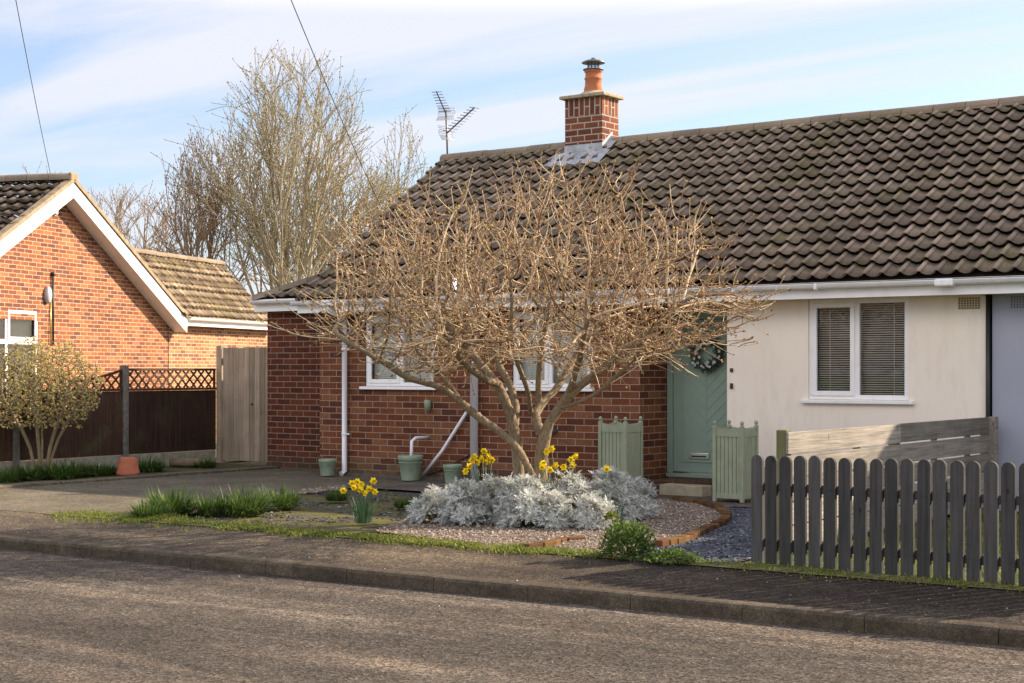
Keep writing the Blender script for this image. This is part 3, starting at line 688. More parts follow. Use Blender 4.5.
# steps
b=MB(); b.box(-10.55,-9.46,17.62,18.38,-.02,.145); bevel(part(b,'brick_step',M['brick_dark']),.008)
b=MB(); b.box(-10.20,-9.57,17.36,17.615,-.02,.125); bevel(tag(b.build('stone_block',M['stone']),'pale stone block laid as a step in front of the green door','step'),.012)
# pipes on the wall
def pipe(name,pts,r,mat,label=None,clips=(),n=12):
    b=MB(); b.tube(pts,r,n); o=part(b,name,mat,label=label)
    for c in clips:
        k=MB(); k.lathe([(r+.006,-.015),(r+.008,-.012),(r+.008,.012),(r+.006,.015)],14,c); k.box(c[0]-.004,c[0]+r+.05,c[1]-.0,c[1]+.012,c[2]-.012,c[2]+.012); part(k,'pipe_clip',mat,o)
    return o
pipe('downpipe',[(-15.87,17.33,2.56),(-15.87,17.33,2.50),(-15.87,17.68,2.36),(-15.87,17.68,.06),(-15.87,17.60,.02)],.041,M['pipe'],'narrow white rainwater downpipe near the left corner',clips=[(-15.87,17.68,.62),(-15.87,17.68,1.9)])
pipe('soil_pipe',[(-13.40,17.66,-.02),(-13.40,17.66,2.40),(-13.40,17.20,2.52),(-13.40,17.16,2.58),(-13.40,17.16,2.88)],.058,M['pipe'],'thick white soil pipe beside the tree trunk',clips=[(-13.40,17.66,.98),(-13.40,17.66,2.1)],n=16)
pipe('waste_pipe',[(-14.32,17.60,.03),(-13.98,17.66,.42),(-13.52,17.70,1.04),(-13.46,17.72,1.12)],.024,M['pipe'],'thin white waste pipe running diagonally down to the ground')
pipe('overflow_pipe',[(-14.36,17.42,.20),(-14.36,17.44,.56),(-14.34,17.50,.605),(-14.30,17.75,.61)],.024,M['pipe'],'short white pipe with an elbow dropping into a green pot')
pipe('cable',[(-14.5,17.70,.02),(-14.1,17.725,.12),(-13.7,17.73,.30),(-13.45,17.73,.42)],.009,M['black'],'black cable sagging along the foot of the wall',n=6)
pipe('grey_hose',[(-12.30,17.70,.50),(-12.27,17.66,.62),(-12.18,17.64,.72),(-12.08,17.68,.75),(-12.05,17.75,.75)],.028,M['metal'],'short dark bent pipe on the wall behind the tree')
def airvent(x0,x1,z0,z1,root,y,mat='vent'):
    b=MB(); b.box(x0,x1,y-.008,y+.001,z0,z1); v=b.build('air_vent',M[mat],root); v.matrix_parent_inverse=Matrix.Translation(-Vector(root.location))
    h=MB(); nx,nz=8,5
    for i in range(nx):
        for j in range(nz):
            cx=x0+(x1-x0)*(i+.5)/nx; cz=z0+(z1-z0)*(j+.5)/nz; h.box(cx-.008,cx+.008,y-.0095,y-.0082,cz-.008,cz+.008)
    h.build('vent_holes',M['vent_hole'],v)
airvent(-6.42,-6.16,2.29,2.43,house,YW)
b=MB(); c=onY(427.5,405,YW-.06); b.lathe([(.0,-.08),(.045,-.08),(.05,.05),(.045,.07),(0,.075)],14,tuple(c)); b.box(c.x-.02,c.x+.02,c.y,YW,c.z-.03,c.z+.03)
part(b,'wall_sensor',M['sage_pot'],label='small pale green cup shaped fitting on the brick wall')
b=MB(); c=onY(636.5,361.5,YW-.012); b.box(c.x-.085,c.x+.085,YW-.014,YW-.001,c.z-.065,c.z+.065); pl=bevel(part(b,'house_number_plate',M['vent']),.004)
b=MB(); b.box(c.x-.068,c.x+.068,YW-.018,YW-.0145,c.z-.05,c.z+.05); part(b,'plate_face',M['black'],pl)
k=MB()
for (p,q,s_,t_) in ((-.045,-.033,-.03,.03),(-.01,.0,-.03,.03),(.0,.035,-.006,.006),(.028,.038,-.03,.03)): k.box(c.x+p,c.x+q,YW-.0195,YW-.0185,c.z+s_,c.z+t_)
part(k,'plate_numerals',M['vent'],pl)
for (px,py,nm,lb) in ((731.5,370,'bell_push','small dark bell push on the cream wall beside the door'),(731.5,386,'key_safe','small dark fitting below the bell push')):
    b=MB(); c=onY(px,py,YW-.012); b.obox((c.x,YW-.012,c.z),(1,0,0),(0,1,0),(0,0,1),.016,.012,.034 if nm=='key_safe' else .024); part(bevel_ if False else b,nm,M['black'],label=lb)

# ------------------------------------------------------------------ attached blue house
blue=empty('attached_house',(-3,17.75,0)); tag(blue,'blue grey rendered half of the semi at the right edge under the same roof','house')
def bpart(b,n,m,parent=None):
    o=b.build(n,m,parent or blue)
    if not parent: o.matrix_parent_inverse=Matrix.Translation(-Vector(blue.location))
    return o
b=MB(); wall(b,'x',YW+.02,-6.03,3,-.1,2.5); wall(b,'y',3,YW,24.25,-.1,2.5,inward=-1); b.face([(3,YW,2.5),(3,24.25,2.5),(3,YR,4.95)]); bpart(b,'wall',M['render_blue'])
W=XP+.222*42
br_=bpart(tile_plane((XL+47*.222,YF,2.66),(1,0,0),(0,1,PITCH),.222*42,math.hypot(3.6,3.6*PITCH)-.03,.294,.222,seed=15),'roof',M['tile'])
bpart(tile_plane((W,24.6,2.66),(-1,0,0),(0,-1,PITCH),.222*42,math.hypot(3.6,3.6*PITCH)-.03,.294,.222,seed=16,npw=6),'rear_roof',M['tile'])
b=MB(); b.face([(XP,YF+.02,2.62),(W,YF+.02,2.62),(W,YR,5.10),(XP,YR,5.10)]); b.face([(XP,YR,5.10),(W,YR,5.10),(W,24.58,2.62),(XP,24.58,2.62)]); bpart(b,'roof_deck',M['room'])
bpart(ridge_run((XP,YR,ZR+.05),(W,YR,ZR+.05),seed=12),'ridge_tiles',M['ridge'],br_)
b=MB(); b.box(XP+.001,W,17.40,17.425,2.445,2.64); bpart(b,'fascia',M['upvc'])
b=MB(); b.box(XP+.001,W,17.428,YW+.018,2.452,2.462); bpart(b,'soffit',M['soffit'])
b=MB(); gutter(b,XP+.001,W,17.33,2.612); bpart(b,'gutter',M['gutter'])
b=MB(); b.tube([(-6.065,17.73,-.03),(-6.065,17.73,2.45)],.026,10); bpart(b,'black_pipe',M['black'])
airvent(-5.82,-5.56,2.29,2.43,blue,YW+.02,'render_blue')

# ------------------------------------------------------------------ tv aerial
a0=Vector((-16.50,21.0,5.16)); aer=empty('tv_aerial',a0); tag(aer,'grey twin television aerial on a thin mast at the left end of the ridge','aerial')
b=MB(); b.tube([(0,0,-.1),(-.015,0,.35),(-.04,0,.86)],.016,8); b.build('mast',M['metal'],aer)
def yagi(base,d,n,span,panel,L=1.0):
    b=MB(); base=Vector(base); d=Vector(d).normalized(); e=base+d*L; b.tube([base,e],.013,6)
    side=d.cross(Vector((0,0,1))).normalized(); upv=side.cross(d)
    for i in range(n):
        p=base+d*(L*(i+.8)/n); w=span*(1-.25*i/n); b.tube([p-side*w/2,p+side*w/2],.006,4)
    bo=b.build('antenna',M['metal'],aer)
    r=MB(); pc=base-d*.04
    for s_ in (-1,1):
        for k in range(5):
            q=pc+upv*(s_*(.02+.028*k))-d*(-.01*k); r.tube([q-side*panel/2,q+side*panel/2],.005,4)
        for k in (-1,1): r.tube([pc+side*k*panel/2,pc+side*k*panel/2+upv*s_*.14+d*.04],.004,4)
    r.build('reflector',M['alu'],bo)
RV=Vector((CA,SA,0)); FV=Vector((-SA,CA,0))
yagi((-.04,0,.80),(RV*-.20-FV*.8+Vector((0,0,.42))),8,.22,.30,.62)
yagi((-.02,0,.46),(RV*.52-FV*.65+Vector((0,0,.36))),10,.26,.28,.86)

# ------------------------------------------------------------------ neighbour house
nb=empty('neighbour_house',(-23.1,18.2,0)); tag(nb,'orange brick house with white gable boards at the left edge','house')
def npart(b,n,m,parent=None,label=None):
    o=b.build(n,m,parent or nb)
    if not parent: o.matrix_parent_inverse=Matrix.Translation(-Vector(nb.location))
    if label: o['label']=label
    return o
GX=-23.22; GYR=18.2; GY0,GY1=GYR-4.0,GYR+4.0; GP=.555; GZR=4.98; GZE=GZR-GP*4.0
nw=(15.75,17.56,1.0,2.46)
def onL(px,py,u):
    t=(px-CX)/F; s_=(t*(28.3-.285*u)+8.07-.958*u)/(.285-t*.958); Z=28.3+.958*s_-.285*u
    return Vector((-23.1+u,18.2+s_,H-(py-HY)/F*Z))
b=MB(); wall(b,'y',GX,GY0,GY1,-.1,GZE-.1,[nw],inward=-1)
b.face([(GX,GY0,GZE-.1),(GX,GY1,GZE-.1),(GX,GYR,GZR-.12)]); wall(b,'x',GY0,-33,GX,-.1,GZE,inward=1); wall(b,'x',GY1,-33,GX,-.1,GZE,inward=-1)
npart(b,'gable_wall',M['brick_orange'])
b=MB(); wall(b,'y',GX+.012,GY1+.001,27.6,-.1,2.55,inward=-1); wall(b,'x',27.6,-27,GX,-.1,2.62,inward=-1); npart(b,'wing_wall',M['brick_yellow'],label='buff brick wall of the rear wing')
OV=.30; HS=4.2
sl_=math.hypot(HS,HS*GP)
nr=npart(tile_plane((-31,GYR-HS,GZR+.03-HS*GP),(1,0,0),(0,1,GP),31+GX+OV,sl_,.31,.26,amp=.03,seed=21),'roof',M['tile_nb'])
npart(tile_plane((GX+OV,GYR+HS,GZR+.03-HS*GP),(-1,0,0),(0,-1,GP),31+GX+OV,sl_,.31,.26,amp=.03,seed=22,npw=6),'far_roof_slope',M['tile_nb'])
npart(ridge_run((-31,GYR,GZR+.09),(GX+OV+.02,GYR,GZR+.09),seed=22),'ridge_tiles',M['ridge'],nr)
for s_ in (-1,1):
    d=Vector((0,-s_,GP)).normalized(); mid=Vector((GX+OV+.01,GYR+s_*1.62,GZR-1.62*GP-.135))
    b=MB(); nrm=Vector((0,s_*GP,1)).normalized(); e0=Vector((GX+OV+.012,GYR,GZR+.0)); e1=Vector((GX+OV+.012,GYR+s_*(HS+.02),GZR-(HS+.02)*GP))
    # barge board with plumb cut at the apex
    hgt=.27
    for xx in (0,):
        A=[e0+Vector((0,0,-.02)),e1+Vector((0,0,-.02)),e1+Vector((0,0,-.02-hgt)),e0+Vector((0,0,-.02-hgt))]
        Bk=[p+Vector((-.025,0,0)) for p in A]
        b.face(A if s_>0 else A[::-1]); b.face(Bk[::-1] if s_>0 else Bk)
        for i in range(4):
            j=(i+1)%4; b.face([A[i],A[j],Bk[j],Bk[i]])
    npart(b,'barge_board',M['upvc'])
    b=MB(); C_=[e0+Vector((-.03,0,-.27)),e1+Vector((-.03,0,-.27)),e1+Vector((-OV-.01,0,-.27)),e0+Vector((-OV-.01,0,-.27))]; b.face(C_); b.face([p+Vector((0,0,.02)) for p in C_[::-1]]); npart(b,'gable_soffit',M['upvc'])
    b=MB(); b.obox((e0+e1)/2+Vector((-.045,0,.035)),d,(1,0,0),nrm,(e1-e0).length/2+.02,.075,.035); npart(b,'verge',M['verge'])
b=MB(); b.obox((GX+OV+.005,GYR,GZR+.07),(1,0,0),(0,1,0),(0,0,1),.035,.13,.09); bevel(npart(b,'ridge_end',M['verge']),.04,3)
# boxed eaves end + wing fascia/gutter
b=MB(); b.box(GX+.02,GX+OV+.016,GY1+.02,GY1+.24,2.47,2.66); bevel(npart(b,'eaves_box',M['upvc']),.006)
b=MB(); b.box(GX+.24,GX+.27,GY1+.245,26.9,2.50,2.66)
b.box(GX+.015,GX+.24,GY1+.245,26.9,2.50,2.515); npart(b,'wing_fascia',M['upvc'])
b=MB(); gutter(b,GY1+.26,26.9,0,0); b.v=[(GX+.33-p[1],p[0],2.655+p[2]) for p in b.v]; npart(b,'wing_gutter',M['gutter'])
wx=-24.20; we=GX+.36
zr2=4.06; ze2=2.70; run=we-wx; pp=(zr2-ze2)/run; YE=26.5
mb=tile_plane((we,21.0,ze2),(0,1,0),(-1,0,pp),YE-21.0,math.hypot(run,zr2-ze2),.20,.17,amp=.026,lip=.022,seed=31,npw=8)
mb.v=[(x,max(y,GYR+(GZR-z)/GP-.03),z) for x,y,z in mb.v]
wr=npart(mb,'wing_roof',M['tile_old'])
b=MB(); b.face([(wx,20,zr2),(wx,YE,zr2),(wx-1.5,YE,ze2),(wx-1.5,21,ze2)]); b.face([(we,22.4,ze2-.03),(we,YE-.02,ze2-.03),(wx,YE-.02,zr2-.03),(wx,20,zr2-.03)]); b.face([(we-.3,YE-.15,ze2-.03),(wx-1.5,YE-.15,ze2-.03),(wx,YE-.15,zr2-.03)]); npart(b,'wing_back',M['tile_old'],wr)
npart(ridge_run((wx,20.1,zr2+.02),(wx,YE,zr2+.02),rad=.10,seed=33),'wing_ridge',M['ridge'],wr)
# neighbour window
b=MB(); y0,y1,z0,z1=nw[0],nw[1],nw[2],GZE-.1; f_=.07; xo=GX-.03
def nbx(u0,u1,z0_,z1_,d0=0,d1=.06): b.box(xo-d1+.02,xo+.02-d0,u0,u1,z0_,z1_)
nbx(y0,y1,z0,z0+f_); nbx(y0,y1,z1-f_,z1); nbx(y0,y0+f_,z0+f_,z1-f_,.001,.059); nbx(y1-f_,y1,z0+f_,z1-f_,.001,.059); nbx(y0+f_,y1-f_,2.03,2.11,.001,.059); nbx(16.6,16.67,z0+f_,z1-f_,.002,.058)
wn_=bevel(npart(b,'window',M['upvc']),.005)
b=MB(); nbx(16.67,y1-.05,2.09,z1-.04,-.018,.0); b2=b
b=MB(); 
for (u0,u1,a_,e_) in ((16.66,y1-.055,2.10,2.155),(16.66,y1-.055,z1-.1,z1-.045),(16.66,16.715,2.155,z1-.1),(y1-.11,y1-.055,2.155,z1-.1)): nbx(u0,u1,a_,e_,-.016,.0)
bevel(npart(b,'top_light',M['upvc'],wn_),.005)
b=MB(); b.face([(xo,y0+.04,z0+.04),(xo,y1-.04,z0+.04),(xo,y1-.04,z1-.04),(xo,y0+.04,z1-.04)]); npart(b,'pane',M['glass'],wn_)
b=MB(); y=y0+.03; r=random.Random(3)
while y<y1-.04:
    a=r.uniform(.5,.75); b.face([(xo-.12,y,z0+.03),(xo-.12+.06*math.sin(a),y+.085*math.cos(a),z0+.03),(xo-.12+.06*math.sin(a),y+.085*math.cos(a),z1-.02),(xo-.12,y,z1-.02)]); y+=.095
npart(b,'vertical_blind',M['vblind'],wn_)
b=MB(); b.box(GX-.6,GX-.55,y0-.3,y1+.3,.6,2.6); npart(b,'inner_wall',M['room'])
b=MB(); b.box(GX-.02,GX+.07,y0-.05,y1+.05,z0-.045,z0-.001); bevel(npart(b,'window_sill',M['upvc'],wn_),.008)
def onX(px,py,x):
    t=(px-CX)/F; Z=x/(CA*t-SA); return Vector((x,Z*(CA+SA*t),H-(py-HY)/F*Z))
c=onL(47.5,295,-.12); b=MB(); n_=18
b.lathe([(0,0),(.085,0),(.10,.02),(.10,.06),(.08,.085),(0,.09)],18); b.v=[(GX+p[2],c.y+p[1]*.8,c.z+p[0]*1.55) for p in b.v]; lm=npart(b,'wall_lamp',M['alu'],label='oval grey bulkhead lamp')
c0=onL(54.5,274,-.09); c1=onL(54.5,345,-.09); b=MB(); b.tube([c0,c1],.018,8); b.lathe([(0,-.03),(.035,-.03),(.035,.03),(0,.03)],10,tuple(c0)); npart(b,'black_conduit',M['black'])
c0=onL(52.2,300,-.10); c1=onL(52.2,345,-.09); b=MB(); b.tube([c0,c1],.012,6); npart(b,'yellow_pipe',M['brass'])
c=onL(57,212,-.09); b=MB(); b.obox(c,(1,0,0),(0,1,0),(0,0,1),.03,.04,.045); bevel(npart(b,'junction_box',M['upvc']),.008)
b=MB(); c=onL(57,216,-.25); b.tube([c,c+Vector((0,0,-.28)),c+Vector((.0,.1,-.32))],.006,5)

nb.rotation_euler=(0,0,.335)
# ------------------------------------------------------------------ neighbour boundary fence (x = -19.9)
fx=-19.9
fen=empty('panel_fence',(fx,15.8,0)); tag(fen,'dark brown board fence with lattice top between concrete posts at the left','fence')
def fpart(b,n,m,parent=None):
    o=b.build(n,m,parent or fen)
    if not parent: o.matrix_parent_inverse=Matrix.Translation(-Vector(fen.location))
    return o
posts=[12.72,14.76,16.86,18.86]
for y in posts[:3]:
    b=MB(); b.box(fx-.05,fx+.055,y-.055,y+.055,-.1,1.66); bevel(fpart(b,'post',M['concrete_post']),.008)
for i in range(3):
    a,e=posts[i]+.056,posts[i+1]-.056
    if i==2: e=18.84
    b=MB(); b.box(fx-.02,fx+.03,a,e,-.08,.21); bevel(fpart(b,'gravel_board',M['gravel_board']),.006)
    b=MB(); y=a; r=random.Random(40+i)
    while y<e-.02:
        w=.105; y2=min(e,y+w); t_=r.uniform(0,.012)
        b.face([(fx+.008+t_,y,.215),(fx+.026+t_,y2,.215),(fx+.026+t_,y2,1.24),(fx+.012+t_,y,1.24)]); b.face([(fx+.026+t_,y2,.215),(fx+.012,y2,.215),(fx+.012,y2,1.24),(fx+.026+t_,y2,1.24)])
        b.face([(fx-.0,y,.215),(fx-.0,y,1.24),(fx-.0,y2,1.24),(fx-.0,y2,.215)]); y=y2
    fpart(b,'fence_panel',M['fence_panel'])
    b=MB(); b.box(fx-.015,fx+.045,a,e,1.245,1.285)
    b.box(fx-.01,fx+.025,a,a+.03,1.285,1.58); b.box(fx-.01,fx+.025,e-.03,e,1.285,1.58)
    if i==2: b.box(fx-.012,fx+.035,a,e,1.57,1.61)
    else:
        n=12
        for k in range(n):
            u0,u1=k/n,(k+1)/n; s0=1.58-.17*math.sin(u0*PI); s1=1.58-.17*math.sin(u1*PI)
            ya,yc=a+(e-a)*u0,a+(e-a)*u1; b.obox((fx+.01,(ya+yc)/2,(s0+s1)/2),(0,yc-ya,s1-s0),(1,0,0),(0,s0-s1,yc-ya),math.hypot(yc-ya,s1-s0)/2+.003,.022,.018)
    # lattice strips
    st=.122
    for sg in (-1,1):
        k=-6
        while k*st*1.4<(e-a)+.4:
            y0=a+k*st*1.41; 
            # line from z=1.285 to 1.57 at 45 deg
            pts=[]
            zz0,zz1=1.285,1.575; ya,yc=(y0,y0+.29) if sg>0 else (y0+.29,y0)
            # clip to bay
            def cl(y_a,z_a,y_c,z_c):
                seg=[]; N_=12
                for q in range(N_+1):
                    t=q/N_; yy=y_a+(y_c-y_a)*t; zz=z_a+(z_c-z_a)*t
                    top=1.575 if i==2 else 1.57-.17*math.sin(max(0,min(1,(yy-a)/(e-a)))*PI)
                    if a+.02<yy<e-.02 and zz<=top: seg.append((yy,zz))
                return seg
            sgm=cl(ya,zz0,yc,zz1)
            if len(sgm)>=2:
                (p0,q0),(p1,q1)=sgm[0],sgm[-1]; c=Vector((fx+.008+.007*sg,(p0+p1)/2,(q0+q1)/2)); u=Vector((0,p1-p0,q1-q0))
                b.obox(c,u,(1,0,0),u.cross(Vector((1,0,0))),u.length/2,.004,.016)
            k+=1
    fpart(b,'lattice',M['lattice'])
# gate
g0,g1=-19.86,-18.28
gate=empty('side_gate',(-19.1,18.9,0)); tag(gate,'tall weathered grey boarded gate between the lattice fence and the brick wall','gate')
y=18.9; r=random.Random(5); x=g0+.12
def gpart(b,n,m,lb=None):
    o=b.build(n,m,gate); o.matrix_parent_inverse=Matrix.Translation(-Vector(gate.location)); 
    if lb:o['label']=lb
    return o
b=MB(); b.box(g0-.02,g0+.10,y-.04,y+.06,-.05,2.0); bevel(gpart(b,'gate_post',M['gate']),.006)
while x<g1-.03:
    w=min(.125,g1-x); dz=r.uniform(-.008,.006); dy=r.uniform(0,.006); gap=.012 if abs(x-(g0+.12+.125*7))<.02 else .002
    b=MB(); b.box(x+gap,x+w-.002,y-.01-dy,y+.012-dy,.04,1.965+dz); bevel(gpart(b,'board',M['gate']),.003); x+=w
b=MB()
for z in (.35,1.75): b.box(g0+.1,g1,y+.014,y+.05,z-.05,z+.05)
gpart(b,'gate_rail',M['gate'])
b=MB(); c=onY(252,404,y-.02); b.tube([c+Vector((-.02,0,0)),c+Vector((-.0,-.02,0)),c+Vector((.03,-.02,0))],.012,6); gpart(b,'gate_latch',M['black'])

# ------------------------------------------------------------------ picket fence
pf=empty('picket_fence',(-4.5,11.7,0)); tag(pf,'low charcoal stained picket fence with rounded tops along the pavement at the right','fence')
f0=Vector((-6.02,11.79,0)); fd=Vector((2.26,-.17,0)).normalized(); fn_=Vector((-fd.y,fd.x,0))
def ppart(b,n):
    o=b.build(n,M['picket'],pf); o.matrix_parent_inverse=Matrix.Translation(-Vector(pf.location)); return o
r=random.Random(12)
for i in range(24):
    c=f0+fd*(.135*i+.045); hw=.0535; zt=.885+.0015*i+r.uniform(-.006,.006); zb=-.02+r.uniform(-.008,.008)-.001*i; tilt=r.uniform(-.006,.006)
    out=[(-hw,zb),(hw,zb),(hw,zt-hw)]+[(hw*math.cos(t),zt-hw+hw*math.sin(t)) for t in [PI*q/10 for q in range(1,10)]]+[(-hw,zt-hw)]
    o0=r.uniform(-.003,.003)
    fr=[c+fd*(u+tilt*z)+fn_*(-.015+o0)+Vector((0,0,z)) for u,z in out]; bk=[c+fd*(u+tilt*z)+fn_*(.015+o0)+Vector((0,0,z)) for u,z in out]
    b=MB(); b.face(fr); b.face(bk[::-1])
    for q in range(len(out)):
        j=(q+1)%len(out); b.face([fr[q],bk[q],bk[j],fr[j]])
    for z in (.155,.62):
        for u in (-.022,.022):
            q0=c+fd*(u+r.uniform(-.004,.004))+fn_*(-.0165+o0)+Vector((0,0,z+r.uniform(-.008,.008))); b.obox(q0,fd,fn_,(0,0,1),.0035,.002,.0035)
    ppart(b,'picket')
for z in (.155,.62):
    b=MB(); b.obox(f0+fd*1.65+fn_*.032+Vector((0,0,z)),fd,fn_,(0,0,1),1.65,.019,.036); bevel(ppart(b,'rail'),.004)
for q in (.03,1.75,3.2):
    b=MB(); b.obox(f0+fd*q+fn_*.09+Vector((0,0,.34)),fd,fn_,(0,0,1),.035,.035,.44); bevel(ppart(b,'post'),.006)

# ------------------------------------------------------------------ plank fence between gardens (x=-6)
pk=empty('plank_fence',(-6,15,0)); tag(pk,'low weathered horizontal plank fence running from the picket fence to the house','fence')
def kpart(b,n,m):
    o=b.build(n,m,pk); o.matrix_parent_inverse=Matrix.Translation(-Vector(pk.location)); return o
b=MB(); b.box(-6.10,-6.0,12.38,12.48,-.05,1.07); bevel(kpart(b,'post',M['post_green']),.008)
for y in (14.9,17.58):
    b=MB(); b.box(-6.09,-6.0,y-.045,y+.045,-.05,1.0); bevel(kpart(b,'post',M['post_green']),.006)
b=MB(); b.box(-5.995,-5.90,17.50,17.60,-.05,1.06); bevel(kpart(b,'end_post',M['plank']),.006)
r=random.Random(6)
for i in range(5):
    z0=.045+i*.205
    for (a,e) in ((12.36,14.90),(14.904,17.62)):
        dz=r.uniform(-.006,.006); b=MB(); b.box(-5.995,-5.972,a,e,z0+dz,z0+.188+dz)
        bevel(kpart(b,'plank',M['plank']),.004)
for y in (13.9,15.9,16.9):
    b=MB(); b.box(-6.03,-5.997,y-.05,y+.05,.02,.98); kpart(b,'batten',M['plank'])

# ------------------------------------------------------------------ planters
def make_planter(loc):
    root=empty('planter',loc); w,h=.40,.88; hw=w/2
    for sx in (-1,1):
        for sy in (-1,1):
            b=MB(); b.box(sx*hw-.024,sx*hw+.024,sy*hw-.024,sy*hw+.024,0,h+.02); o=bevel(b.build('corner_post',M['sage'],root),.004)
            k=MB(); k.lathe([(.012,0),(.012,.01),(.022,.018),(.026,.035),(.02,.052),(.0,.06)],12,(sx*hw,sy*hw,h+.018)); k.build('finial',M['sage'],o)
    for q in range(4):
        a=q*PI/2; ca,sa=math.cos(a),math.sin(a)
        def T(mb): mb.v=[(x*ca-y*sa,x*sa+y*ca,z) for x,y,z in mb.v]; return mb
        b=MB(); n=6; pw=(w-.05)/n
        for i in range(n):
            x0=-hw+.025+i*pw; b.box(x0+.003,x0+pw-.003,-hw-.004,-hw+.010,.07,h-.08)
        bevel(T(b).build('side_boards',M['sage'],root),.003)
        b=MB(); b.box(-hw+.025,hw-.025,-hw-.014,-hw+.014,.04,.10); bevel(T(b).build('rail',M['sage'],root),.003)
        b=MB(); nn=10
        for i in range(nn):
            u0,u1=i/nn,(i+1)/nn; x0=-hw+.025+(w-.05)*u0; x1=-hw+.025+(w-.05)*u1; z0_=h-.0-.02*math.sin(u0*PI); z1_=h-.0-.02*math.sin(u1*PI)
            for yy,fl in ((-hw-.014,1),(-hw+.014,0)):
                f=[(x0,yy,h-.11),(x1,yy,h-.11),(x1,yy,z1_),(x0,yy,z0_)]; b.face(f if fl else f[::-1])
            b.face([(x0,-hw-.014,z0_),(x1,-hw-.014,z1_),(x1,-hw+.014,z1_),(x0,-hw+.014,z0_)])
            b.face([(x0,-hw-.014,h-.11),(x0,-hw+.014,h-.11),(x1,-hw+.014,h-.11),(x1,-hw-.014,h-.11)])
        T(b).build('top_rail',M['sage'],root)
    b=MB(); b.box(-hw+.02,hw-.02,-hw+.02,hw-.02,h-.12,h-.05); b.build('soil',M['dark'],root)
    return root
pA=make_planter((-8.90,16.97,.0)); pA.scale=(.92,.92,1.02); tag(pA,'tall square sage green planter right of the door steps','planter','sage green planters by the door')
pB=copy_tree(pA); pB.location=(-10.43,16.80,.0); pB.scale=(.92,.92,1.05); tag(pB,'tall square sage green planter against the brick wall left of the door','planter')

# pots
def pot(loc,r,h,name,label,mat='sage_pot',cat='plant pot',group='green pots along the brick wall'):
    root=empty(name,loc); k=r
    b=MB(); b.lathe([(0,.0),(k*.72,0),(k*.74,.01),(k*.95,h*.80),(k,h*.81),(k*1.02,h*.985),(k*1.0,h),(k*.92,h),(k*.90,h*.8),(k*.85,h*.78)],26); b.build('pot_body',M[mat],root)
    b=MB(); b.lathe([(k*.96,h*.70),(k*.985,h*.705),(k*.985,h*.73),(k*.96,h*.735)],26); b.build('rim_band',M[mat],root)
    b=MB(); b.lathe([(k*.91,h*.84),(k*.4,h*.87),(0,h*.88)],20); b.build('soil',M['dark'],root)
    tag(root,label,cat,group); return root
pot((-15.98,17.42,0),.135,.25,'plant_pot','small sage green pot at the foot of the narrow white downpipe')
pot((-14.35,17.40,0),.178,.36,'plant_pot','large sage green pot with a white pipe dropping into it')
pot((-13.52,17.32,0),.135,.26,'plant_pot','small sage green pot beside the thick white soil pipe')
root=empty('upturned_pot',(-18.5,15.75,.0)); b=MB(); b.lathe([(.165,0),(.175,.0),(.175,.06),(.160,.063),(.150,.20),(.135,.25),(.10,.272),(.0,.275)],24); b.build('pot_body',M['terracotta'],root)
b=MB(); b.lathe([(.172,.02),(.176,.03),(.172,.04)],24); b.build('rim_band',M['terracotta'],root); tag(root,'upturned terracotta pot by the concrete fence post','plant pot')
root=empty('log',G(188,467)); b=MB(); b.tube([(-.3,0,.07),(0,.01,.075),(.3,.0,.07)],[.07,.075,.068],12); b.build('log_body',M['bark'],root,); root.rotation_euler=(0,0,.5); tag(root,'short cut log lying at the foot of the dark fence','log')

# wreath
wr=empty('door_wreath',(-10.07,18.39,1.80)); tag(wr,'dark green wreath with pale blossoms hanging on the sage green door','wreath')
r=random.Random(8); b=MB()
for i in range(900):
    a=r.uniform(0,2*PI); rr_=.17+r.gauss(0,.03); c=Vector((rr_*math.cos(a),r.gauss(-.02,.018),rr_*math.sin(a))); d=Vector((math.cos(a+r.uniform(.3,1.4)),r.uniform(-.7,.2),math.sin(a+r.uniform(.3,1.4)))).normalized(); s_=d.cross(Vector((r.random(),1,r.random()))).normalized()*.012; L=r.uniform(.03,.06)
    b.face([c-s_*.2,c+d*L*.5-s_,c+d*L,c+d*L*.5+s_])
b.build('leaves',M['wreath_leaf'],wr)
b=MB(); b.tube([(.16*math.cos(q*PI/12),.0,.16*math.sin(q*PI/12)) for q in range(25)],.012,6); b.build('ring',M['bark'],wr)
b=MB()
for i in range(34):
    a=r.uniform(0,2*PI); rr_=.17+r.gauss(0,.03); c=Vector((rr_*math.cos(a),-.05,rr_*math.sin(a)))
    for q in range(5):
        t=q*2*PI/5+a; d=Vector((math.cos(t),-.3,math.sin(t))); e=Vector((-math.sin(t),0,math.cos(t)))*.009; b.face([c,c+d*.016-e,c+d*.026,c+d*.016+e])
b.build('blossoms',M['wreath_white'],wr)

